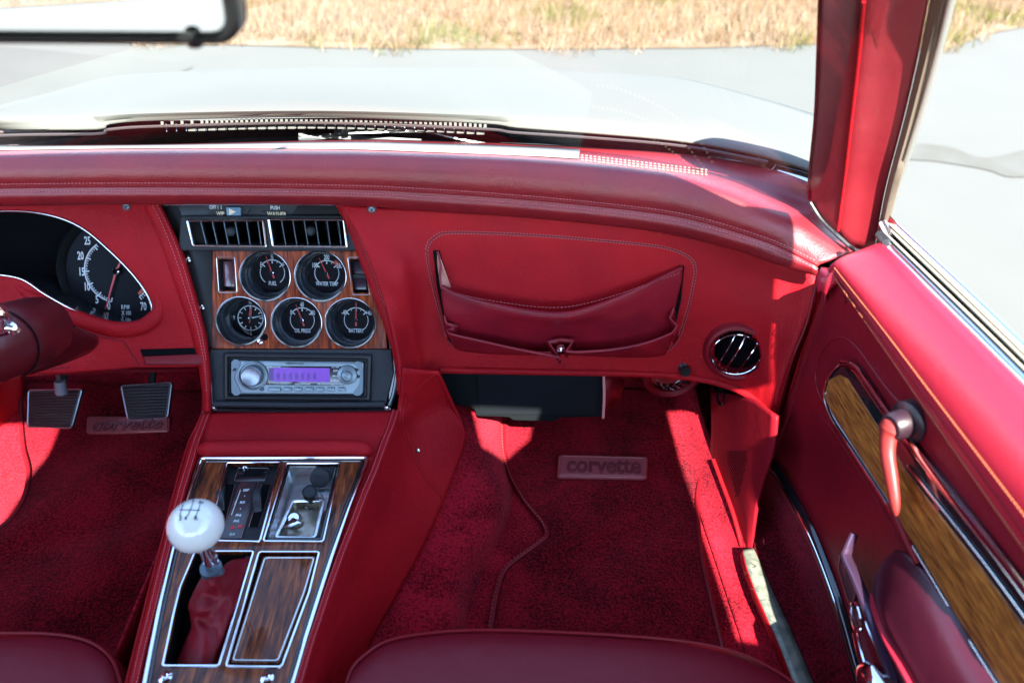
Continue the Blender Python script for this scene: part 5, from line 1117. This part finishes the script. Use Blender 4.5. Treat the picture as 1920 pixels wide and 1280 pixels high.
# ================================================================== STEERING COLUMN
sc2 = thing('steering_column', 'maroon steering column shroud with chrome lever tip at the left edge', 'steering column', pt(0, 640, Y=.62))
axd = Vector((0, -.93, .36)).normalized()
c0 = pt(-10, 650, Y=.60)
f = Fr(c0, (1, 0, 0), axd); rC = f.px(60, 640)[0]
b = MB(); b.lathe(f, 0, 0, [(rC*.90, -.085), (rC*.97, -.07), (rC*.98, -.05), (rC*1.02, -.045), (rC*1.02, -.012), (rC*.96, -.004), (rC*.93, .02), (rC*.7, .045), (rC*.3, .055)], PLAST, 56)
b.build('shroud', sc2)
b = MB(); b.lathe(f, 0, 0, [(rC*.985, -.044), (rC*.96, -.046)], VOID, 48); b.tube([f.w(rC*1.025*math.cos(t), rC*1.025*math.sin(t), -.008) for t in np.linspace(-1.2, 1.6, 24)], .0009, VOID, seg=5); b.build('shroud_gap', sc2)
b = MB(); L = [(66, 596), (120, 600), (196, 628), (205, 650), (150, 675), (75, 702), (40, 715), (10, 716)]
cvr = Surf([[pt(55, 570, Y=.70), pt(90, 585, Y=.69), pt(135, 608, Y=.70), pt(180, 628, Y=.71)], [pt(72, 598, Y=.65), pt(110, 606, Y=.66), pt(150, 622, Y=.68), pt(185, 638, Y=.705)], [pt(82, 650, Y=.65), pt(115, 652, Y=.665), pt(150, 655, Y=.69), pt(180, 652, Y=.71)], [pt(50, 705, Y=.66), pt(95, 690, Y=.68), pt(130, 678, Y=.70), pt(165, 664, Y=.72)]], 6, 6)
cvr.build('column_cover', PLAST, sc2, .004)
b = MB(); b.tube([cvr.on(78, 630, .001), cvr.on(110, 620, .001), cvr.on(140, 612, .001)], .0011, VOID, seg=5); b.tube([cvr.on(80, 632, .001), cvr.on(84, 650, .001), cvr.on(70, 680, .001)], .0013, VOID, seg=5); b.build('cover_seam', sc2)
b = MB(); b.tube(cr([pt(-40, 640, Y=.55), pt(-12, 622, Y=.55), pt(6, 616, Y=.55), pt(20, 612, Y=.55), pt(31, 622, Y=.55)], 5), [.007]*12+[.0065]*3+[.005]*6, CHROME, seg=12); b.tube(cr([pt(-15, 570, Y=.55), pt(2, 590, Y=.55), pt(8, 612, Y=.55)], 4), [.006]*4+[.007]*5, CHROME, seg=12); b.build('lever_tip', sc2)

# ================================================================== SEATS
SEATM = mat('seat_leather', (.14, .005, .012), .38, bump=('voronoi', 900, .12, .0004), spec=.25)
def seat(lab, crest, X0, X1, zc=.44, dr=.30):
    C = [pt(x, y, Z=zc) for x, y in crest]
    xm = C[len(C)//2].x
    t = thing('car_seat', lab, 'car seat', (sum(c.x for c in C)/len(C), C[len(C)//2].y-.25, .28), group='red leather front seats')
    cxm = sum(c.x for c in C)/len(C)
    rows = []
    for dy, dz, k in ((-.55, .03, 1), (-.30, .022, 1), (-.12, .014, 1), (-.05, .008, 1), (0, -.004, 1.0), (.012, -.030, 1.0), (.010, -.08, .99), (-.01, -.14, .97)):
        rows.append([Vector((cxm+(c.x-cxm)*k, (c.y+dy) if dy > -.2 else min(c.y, C[len(C)//2].y)+dy, c.z+dz)) for c in C])
    s = Surf(rows, 6, 5); s.build('cushion', SEATM, t, .01)
    bk = Fr((.33 if xm > 0 else -.33, -.33, .45), (1, 0, 0), (0, .92, .38)); bb_ = MB(); bb_.plate(bk, rnd([(-.24, -.1), (.24, -.1), (.22, .45), (.12, .62), (-.12, .62), (-.22, .45)], .08), -.12, 0, SEATM, .03); bb_.build('backrest', t)
    b = MB(); b.tube([p+Vector((0, .004, .001)) for p in cr(rows[4], 6)], .0016, LEAD, seg=6); b.build('cushion_piping', t); return t, s
seat('red leather passenger seat cushion at the bottom between console and door', [(640, 1330), (655, 1262), (690, 1225), (730, 1203), (800, 1190), (900, 1184), (1050, 1188), (1200, 1197), (1310, 1209), (1390, 1228), (1450, 1256), (1500, 1292), (1520, 1340)], 0, 0)
seat('dark red driver seat cushion cut off by the bottom left corner', [(-420, 1230), (-250, 1200), (-100, 1191), (0, 1190), (80, 1191), (140, 1199), (180, 1216), (207, 1244), (222, 1290), (226, 1340)], 0, 0)

# ================================================================== PASSENGER DOOR
door = thing('car_door', 'open-window red passenger door panel with wood strip, window crank and armrest', 'car door', pt(1600, 1100, X=.62))
DOORX[0] = 1
rA = [(1563, 512, .597), (1650, 637, .597), (1740, 768, .597), (1840, 912, .597), (1950, 1068, .597), (2080, 1250, .597), (2250, 1500, .597)]
rB = [(1440, 868, .652), (1480, 930, .652), (1520, 1008, .652), (1556, 1098, .652), (1584, 1190, .652), (1612, 1290, .652), (1640, 1400, .652)]
rm = []
DR = []
for t in (0, .12, .3, .5, .75, 1):
    row = []
    for a, c in zip(rA, rB):
        x, y = a[0]*(1-t)+c[0]*t, a[1]*(1-t)+c[1]*t
        X = .606 if t == 0 else .609 if t < .2 else .615 if t < .4 else .622 if t < .6 else .635 if t < .9 else .652
        row.append(pt(x, y, X=X))
    DR.append(row)
# front edge bulges towards the dash
fr_ = [(1545, 540), (1538, 575), (1520, 640), (1496, 710), (1470, 790), (1442, 862)]
DR2 = [[pt(p[0], p[1], X=DR[i][0].x)] + DR[i] for i, p in enumerate(fr_)]
DP = Surf(DR2, 6, 6); DP.build('inner_panel', mat('door_leather', (.165, .005, .011), .38, bump=('voronoi', 1100, .15, .0004), var=(9, (.13, .004, .009), 3, .4, .7), spec=.2), door, .006)
b = MB(); b.tube([DP.on(x+4, y, .0) for x, y in fr_], .004, LEAD, seg=8); b.build('front_welt', door)
# door cap (window sill pad)
cA = [(1566, 522, .600), (1650, 643, .600), (1740, 774, .600), (1840, 918, .600), (1950, 1074, .600), (2080, 1256, .600)]
cB = [(1565, 500, .594), (1662, 622, .594), (1756, 745, .594), (1860, 880, .594), (1975, 1030, .594), (2105, 1200, .594)]
cC = [(1585, 482, .603), (1690, 592, .603), (1792, 705, .603), (1896, 825, .603), (2010, 960, .603), (2150, 1120, .603)]
cD = [(1625, 466, .622), (1722, 560, .622), (1820, 662, .622), (1922, 770, .622), (2030, 885, .622), (2180, 1040, .622)]
cE = [(1650, 456, .638), (1742, 545, .638), (1838, 640, .638), (1940, 742, .638), (2050, 850, .638), (2200, 1000, .638)]
def prow(r, dy=0): return [pt(x, y, X=X) for x, y, X in r]
rows = [prow(r) for r in (cA, cB, cC, cD, cE)]
rows = [[r[0]+Vector((.002, .006, -.035))]+r for r in rows]     # rounded front end
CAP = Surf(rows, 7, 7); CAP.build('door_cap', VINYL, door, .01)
b = MB(); mm = [(a[0]*.55+c[0]*.45, a[1]*.55+c[1]*.45) for a, c in zip(cA, cB)]
b.tube([CAP.on(x, y, .0002) for x, y in curve_px(mm)], .0014, LEAD, seg=6); b.build('cap_welt', door)
b = MB()
for k in (.05, .92): b.stitch([CAP.on(x, y, .0005) for x, y in curve_px([(a[0]*(1-k)+c[0]*k, a[1]*(1-k)+c[1]*k) for a, c in zip(cA, cB)])], THREADY, r=.0006, step=.0035)
b.build('cap_stitching', door)
# window channel strips
iE = [(1652, 454, .640), (1742, 543, .640), (1838, 638, .640), (1940, 740, .640), (2060, 860, .640), (2200, 1000, .640)]
oE = [(1668, 404, .672), (1748, 478, .672), (1832, 556, .672), (1922, 642, .672), (2030, 745, .672), (2160, 870, .672)]
def lane(name, t0, t1, h0, h1, m, par=door):
    A, B_ = [], []
    for a, c in zip(iE, oE):
        def q(t, h): 
            p = pt(a[0]*(1-t)+c[0]*t, a[1]*(1-t)+c[1]*t, X=a[2]*(1-t)+c[2]*t); d = (CAM-p).normalized(); return p+d*h
        A.append(q(t0, h0)); B_.append(q(t1, h1))
    mid = [(p+q_)/2+(CAM-p).normalized()*.001 for p, q_ in zip(A, B_)]
    s = Surf([A, mid, B_], 4, 2); return s.build(name, m, par, .003)
lane('chrome_sill_strip', .0, .27, 0, .001, CHROME); lane('window_slot', .27, .32, -.006, -.006, VOID); lane('window_seal', .32, .42, .002, .002, TANM)
lane('window_slot', .42, .58, -.012, -.012, VOID); lane('window_seal', .56, .66, .001, .001, TANM); lane('window_slot', .66, .70, -.004, -.004, VOID); lane('window_seal', .70, .77, .001, .002, TANM); lane('window_slot', .77, .80, -.004, -.004, VOID); lane('chrome_outer_strip', .80, 1.0, 0, .002, CHROME)
b = MB(); b.box(gz, .664, .74, -.8, .66, .30, .70, VOID, .004); b.box(gz, .70, .75, -.82, .68, .20, .70, PAINT, .012); b.build('door_shell', door)
b = MB(); P = [pt(x, y, X=.655) for x, y in ((1655, 418), (1662, 432), (1668, 445))]; b.tube(P, .004, CHROMEG, seg=8); b.tube([pt(1650, 440, X=.65), pt(1664, 456, X=.645)], .005, RUB, seg=8); b.build('seal_end', door)
# wood strip with chrome border
DX = Fr((XM(.612), 0, .5), (0, -1, 0), (-1, 0, 0))
def dq(P, X=.612): return [DX.px(x, y, (.612-X)*.69) for x, y in P]
wt = [(1556, 712), (1576, 702), (1592, 710), (1640, 785), (1700, 880), (1760, 958), (1840, 1060), (1925, 1176), (2040, 1330), (2150, 1480)]
wb = [(1990, 1440), (1880, 1283), (1800, 1160), (1735, 1052), (1665, 935), (1600, 835), (1562, 775), (1547, 742)]
b = MB(); b.plate(DX, dq(wt+wb, .607), -.004, .005, WOODD, .001); b.build('wood_strip', door)
ring = [(1542, 742), (1552, 706), (1574, 682), (1598, 684), (1614, 704), (1664, 782), (1730, 868), (1790, 944), (1870, 1045), (1960, 1164), (2060, 1300), (2200, 1490), (2000, 1470), (1870, 1286), (1792, 1164), (1727, 1056), (1657, 939), (1592, 840), (1556, 782)]
inner = rnd(dq(wt+wb, .606), .004, 3)
b = MB(); b.plate(DX, sm2(dq(ring, .606), 3), -.003, .0045, GLOSSB, .001); b.build('strip_backing', door)
def bar(name, P, r, m, X=.604, flat=.5):
    b = MB(); b.tube(cr([pt(x, y, X=X) for x, y in P], 6), r, m, seg=10, flat=flat, up=(1, 0, 0)); return b.build(name, door)
bar('lower_chrome_trim', [(1574, 684), (1555, 704), (1544, 740), (1556, 782), (1592, 838), (1657, 938), (1727, 1054), (1792, 1162), (1866, 1280), (1980, 1450)], .0016, CHROME)
bar('upper_chrome_trim', [(1576, 682), (1600, 688), (1625, 722), (1672, 790), (1738, 872), (1800, 950), (1880, 1052), (1970, 1172), (2070, 1310)], .0042, CHROME, X=.600, flat=.35)
UA = [(1680, 800), (1738, 880), (1800, 962), (1872, 1058), (1945, 1160), (2060, 1325)]
s = Surf([[pt(x, y, X=.5995) for x, y in UA], [pt(x+w_*.6, y-w_*.4, X=.606) for (x, y), w_ in zip(UA, (3, 9, 14, 19, 24, 30))], [pt(x+w_, y-w_*.7, X=.612) for (x, y), w_ in zip(UA, (3, 9, 14, 19, 24, 30))]], 6, 3); s.build('wide_chrome_trim', CHROME, door, .003)
bar('inner_chrome_trim', [(1700, 872), (1762, 950), (1842, 1052), (1928, 1168), (2040, 1320)], .0012, CHROME, X=.603)
# crease lines pressed in the panel around the strip
def crease(P, r=.0011): 
    b = MB(); b.tube([DP.on(x, y, .0003) for x, y in curve_px(P)], r, LEAD, seg=6); b.build('panel_crease', door)
crease([(1690, 1000), (1640, 905), (1585, 815), (1545, 755), (1530, 715), (1537, 668), (1560, 638), (1582, 634), (1610, 655), (1665, 730), (1720, 790)])
crease([(1700, 1035), (1628, 910), (1570, 818), (1534, 768)], .0008)
# window crank
ck = Fr(pt(1704, 790, X=.602), (0, -1, 0), (-1, -.25, -.1)); 
crank = thing('window_crank', 'red window crank handle hanging over the wood strip of the door', 'window crank', ck.O) if False else None
rk = .0155
b = MB(); b.lathe(ck, 0, 0, [(rk*1.25, -.008), (rk*1.25, .002), (rk*1.1, .004), (rk*.85, .005), (rk*.80, .018), (rk*.7, .020), (.0001, .020)], mat('crank_hub_dark', (.020, .008, .013), .4), 30); crk = b.build('window_crank', door)
VR = mat('crank_vinyl', (.21, .017, .014), .5)
b = MB(); P = [pt(x, y, X=X) for x, y, X in ((1672, 798, .580), (1666, 815, .578), (1664, 850, .576), (1670, 890, .575), (1676, 930, .576), (1680, 966, .578))]
b.tube(cr([pt(1684, 778, X=.566)]+P, 6), [.006, .0085, .0110, .0120, .0118, .0108, .0098, .0094]+[.0090-.0001*i for i in range(22)]+[.0066, .0062, .0056, .005, .0044, .0036, .002, .002, .002, .002, .002, .002, .002][:6]+[.002]*20, VR, seg=16, flat=.7) if False else None
pth = cr([pt(1682, 782, X=.582)]+P, 6); n = len(pth)
def rad(i):
    t = i/(n-1)
    return np.interp(t, [0, .10, .22, .34, .5, .7, .88, .96, 1], [.006, .0105, .0115, .0092, .0078, .0070, .0056, .004, .0015])
b.tube(pth, [float(rad(i)) for i in range(n)], VR, seg=16, flat=.75, up=(1, 0, 0)); b.build('crank_arm', crk)
# armrest with scooped pull pocket
ar = [
 [(1660, 1062, .612), (1640, 1080, .608), (1636, 1108, .606), (1650, 1140, .608), (1664, 1172, .612)],
 [(1680, 1030, .604), (1652, 1062, .596), (1636, 1108, .590), (1646, 1150, .590), (1650, 1185, .602)],
 [(1726, 1062, .606), (1692, 1090, .590), (1656, 1128, .577), (1650, 1160, .575), (1655, 1210, .602)],
 [(1788, 1140, .606), (1745, 1165, .586), (1692, 1195, .571), (1670, 1205, .570), (1665, 1265, .602)],
 [(1850, 1245, .606), (1810, 1270, .586), (1745, 1285, .571), (1714, 1290, .570), (1690, 1340, .602)],
 [(1950, 1400, .606), (1900, 1400, .586), (1820, 1410, .571), (1775, 1412, .570), (1740, 1450, .602)]]
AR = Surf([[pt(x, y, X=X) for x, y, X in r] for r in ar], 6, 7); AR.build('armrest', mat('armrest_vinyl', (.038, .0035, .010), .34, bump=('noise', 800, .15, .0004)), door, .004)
b = MB(); b.tube(cr([AR.on(x, y, .001) for x, y in ((1632, 1118), (1648, 1158), (1668, 1206), (1692, 1248), (1716, 1292))], 6)+[pt(1778, 1412, X=.569)], .0035, VINYL, seg=10); b.build('armrest_edge', door)
b = MB(); b.tube(cr([pt(x, y, X=X) for x, y, X in ((1664, 930, .612), (1680, 968, .606), (1700, 1012, .603), (1722, 1056, .607))], 6), .0035, LEAD, seg=12); b.build('recess_lip', door)
g2 = Surf([[pt(1724, 1030, X=.606), pt(1760, 1090, X=.606)], [pt(1742, 1020, X=.606), pt(1775, 1082, X=.606)]], 3, 3); pass
# lock release lever, escutcheon ring and chrome pull
LV = mat('smoked_lever', (.06, .03, .06), .22, metal=.5, coat=.5)
b = MB(); pth = cr([pt(x, y, X=X) for x, y, X in ((1602, 1000, .600), (1590, 1030, .592), (1588, 1046, .588), (1606, 1085, .584), (1626, 1135, .580), (1646, 1190, .578), (1668, 1250, .578), (1688, 1310, .58))], 6)
b.tube(pth, [.0030+.0010*math.sin(i*.07) for i in range(len(pth))], LV, seg=10, flat=1.5, up=(1, 0, 0)); rl = b.build('release_lever', door)
EX = Fr(pt(1592, 1090, X=.596), (0, -1, 0), (-1, .2, .1)); L = [EX.px(*p) for p in ((1580, 1036), (1588, 1046), (1608, 1110), (1602, 1142), (1592, 1120), (1576, 1066))]
b = MB(); b.plate(EX, rnd(L, .002), -.002, .002, mat('lever_plate', (.09, .045, .05), .35, metal=.4), .001); b.tube([EX.w(x, y, .0025) for x, y in rnd(L, .002)], .0009, VR, closed=True, seg=5); b.build('lever_plate', rl)
b = MB(); E = [EX.px(1613+9*math.cos(t)*.9-3.2*math.sin(t)*-1.2, 1158+27*math.sin(t)+2*math.cos(t)) for t in np.linspace(0, 2*math.pi, 28, endpoint=False)]; b.tube([EX.w(x, y, .004) for x, y in E], .0018, CHROME, closed=True, seg=8); b.add([EX.w(x, y, .001) for x, y in E], [list(range(28))], LAMPL); b.build('lock_ring', rl)
b = MB(); pth = cr([pt(x, y, X=X) for x, y, X in ((1604, 1186, .594), (1610, 1215, .590), (1620, 1250, .586), (1640, 1290, .584), (1660, 1340, .584))], 5); b.tube(pth, .0058, CHROME, seg=12, flat=.5, up=(1, 0, 0)); b.tube([pt(1628, 1262, X=.570), pt(1642, 1276, X=.568), pt(1658, 1300, X=.568), pt(1672, 1340, X=.57)], [.012, .017, .018, .018], CHROME, seg=18); b.build('chrome_pull', rl)
b = MB(); b.tube(cr([pt(x, y, X=.589) for x, y in ((1622, 1165), (1640, 1210), (1660, 1262), (1690, 1330))], 4), .0014, CHROME, seg=6); b.build('pull_edge', rl)
# weather strip and lower chrome along the door bottom
WSP = [(1436, 870), (1442, 866), (1462, 890), (1492, 940), (1524, 1002), (1556, 1082), (1582, 1160), (1600, 1225), (1618, 1290), (1640, 1370)]
b = MB(); b.tube(cr([pt(x, y, X=.645) for x, y in WSP], 6), .0085, GLOSSB, seg=12, flat=.8); b.build('weather_strip', door)
b = MB(); b.tube(cr([pt(x+dx, y+4, X=.636) for (x, y), dx in zip(WSP, (-1, -3, -5, -6, -6, -6, -6, -6, -6, -6))], 6), .0013, CHROME, seg=8); b.tube(cr([pt(x-10, y+6, X=.640) for x, y in WSP[1:]], 6), .0012, VR, seg=6); b.build('sill_chrome_line', door)
b = MB()
for k in (0,): 
    g = Fr(DP.on(1584, 562, .001), (0, 1, 0), DP.nrm(1584, 562)); b.lathe(g, 0, 0, [(.004, 0), (.0038, .001), (.0001, .0012)], LEAD, 14)
b.build('plug', door)

DOORX[0] = 0
# ================================================================== WINDSHIELD PILLAR
pil = thing('windshield_pillar', 'padded red windshield pillar with center seam rising on the right', 'windshield pillar', pt(1590, 430, X=.62))
# stations from the base to beyond the frame: columns left edge, mid-left, seam, mid-right, right edge
stn = [
 [(1519, 375, .60, .735), (1538, 405, .60, .715), (1572, 438, .605, .69), (1608, 466, .615, .672), (1641, 458, .632, .665)],
 [(1520, 330, .598, .73), (1550, 330, .59, .705), (1584, 335, .59, .68), (1625, 345, .60, .66), (1660, 355, .622, .655)],
 [(1531, 220, .578, .70), (1565, 215, .568, .672), (1597, 215, .566, .652), (1645, 218, .580, .632), (1694, 225, .604, .627)],
 [(1536, 110, .556, .665), (1575, 105, .546, .637), (1610, 102, .543, .617), (1660, 102, .556, .60), (1722, 105, .582, .596)],
 [(1540, 0, .532, .625), (1580, 0, .522, .597), (1619, 0, .519, .579), (1672, 0, .532, .562), (1742, 0, .560, .558)],
 [(1545, -160, .50, .57), (1590, -160, .49, .543), (1632, -160, .487, .526), (1695, -160, .50, .51), (1775, -160, .53, .507)]]
def pX(x, y, X, Y):   # keep the pixel, take the depth from Y
    return pt(x, y, Y=Y)
stn = [[(a, b_, c, Y+d) for a, b_, c, Y in s] for s, d in zip(stn, (0, .003, .009, .020, .033, .05))]
stn = [s[:3]+[(s[3][0], s[3][1], 0, s[2][3]-.004), (s[4][0], s[4][1], 0, s[2][3]-.012)] for s in stn]
rowsP = [[pX(*s[k]) for s in stn] for k in range(5)]
PIL = Surf(rowsP, 7, 6); PIL.build('leather_cover', mat('pillar_leather', (.15, .008, .013), .40, bump=('voronoi', 900, .2, .0005)), pil, .006)
b = MB(); b.tube(cr([PIL.on(x, y, .0008) for x, y in ((1620, 2), (1611, 102), (1598, 215), (1585, 330), (1575, 410), (1572, 432))], 8), .0016, LEA, seg=8); b.build('seam_welt', pil)
LT = [s[4] for s in stn]
A = [pX(*s)+Vector((.000, -.001, 0)) for s in LT]; B_ = [pX(x+d, y, X, Y-.012) for (x, y, X, Y), d in zip(LT, (6, 14, 20, 25, 30, 34))]; C_ = [pX(x+d, y, X, Y+.004) for (x, y, X, Y), d in zip(LT, (9, 20, 28, 34, 40, 46))]
s = Surf([A, [a.lerp(c, .5)+Vector((.001, -.006, .002)) for a, c in zip(A, B_)], B_], 6, 4); s.build('weather_seal', mat('taupe_seal', (.12, .095, .07), .4, bump=('noise', 200, .2, .0006)), pil, .004)
s = Surf([B_, C_, [c+Vector((.01, .03, 0)) for c in C_]], 6, 3); s.build('outer_chrome', mat('brushed_trim', (.30, .28, .24), .35, metal=.7), pil, .004)
A = [pX(*s_[0]) for s_ in stn]; s = Surf([A, [p+(p-CAM).normalized()*.03+Vector((.003, 0, 0)) for p in A], [p+(p-CAM).normalized()*.05+Vector((.03, 0, 0)) for p in A], [p+Vector((.085, .03, -.0)) for p in A]], 6, 3); s.build('glass_side', LEAD, pil, .003)
b = MB(); b.tube(cr([pt(x, y, Y=Y) for x, y, Y in ((1519, 380, .73), (1540, 412, .712), (1572, 444, .688), (1606, 470, .668), (1640, 464, .66))], 5), .0022, RUB, seg=6); b.build('base_gasket', pil)
b = MB(); b.tube([pt(1606, 466, Y=.68), pt(1596, 474, Y=.682), pt(1588, 480, Y=.685)], .002, CHROMEG, seg=6); b.build('trim_clip', pil)
# left windshield pillar and left door, outside the frame
b = MB(); b.tube([(-.63, .70, .74), (-.575, .62, .97), (-.49, .50, 1.16)], .028, LEA, seg=12); b.build('left_pillar', body)
b = MB(); b.box(gz, -.70, -.62, -.8, .68, .30, .775, LEA, .02); b.build('left_door_panel', body)
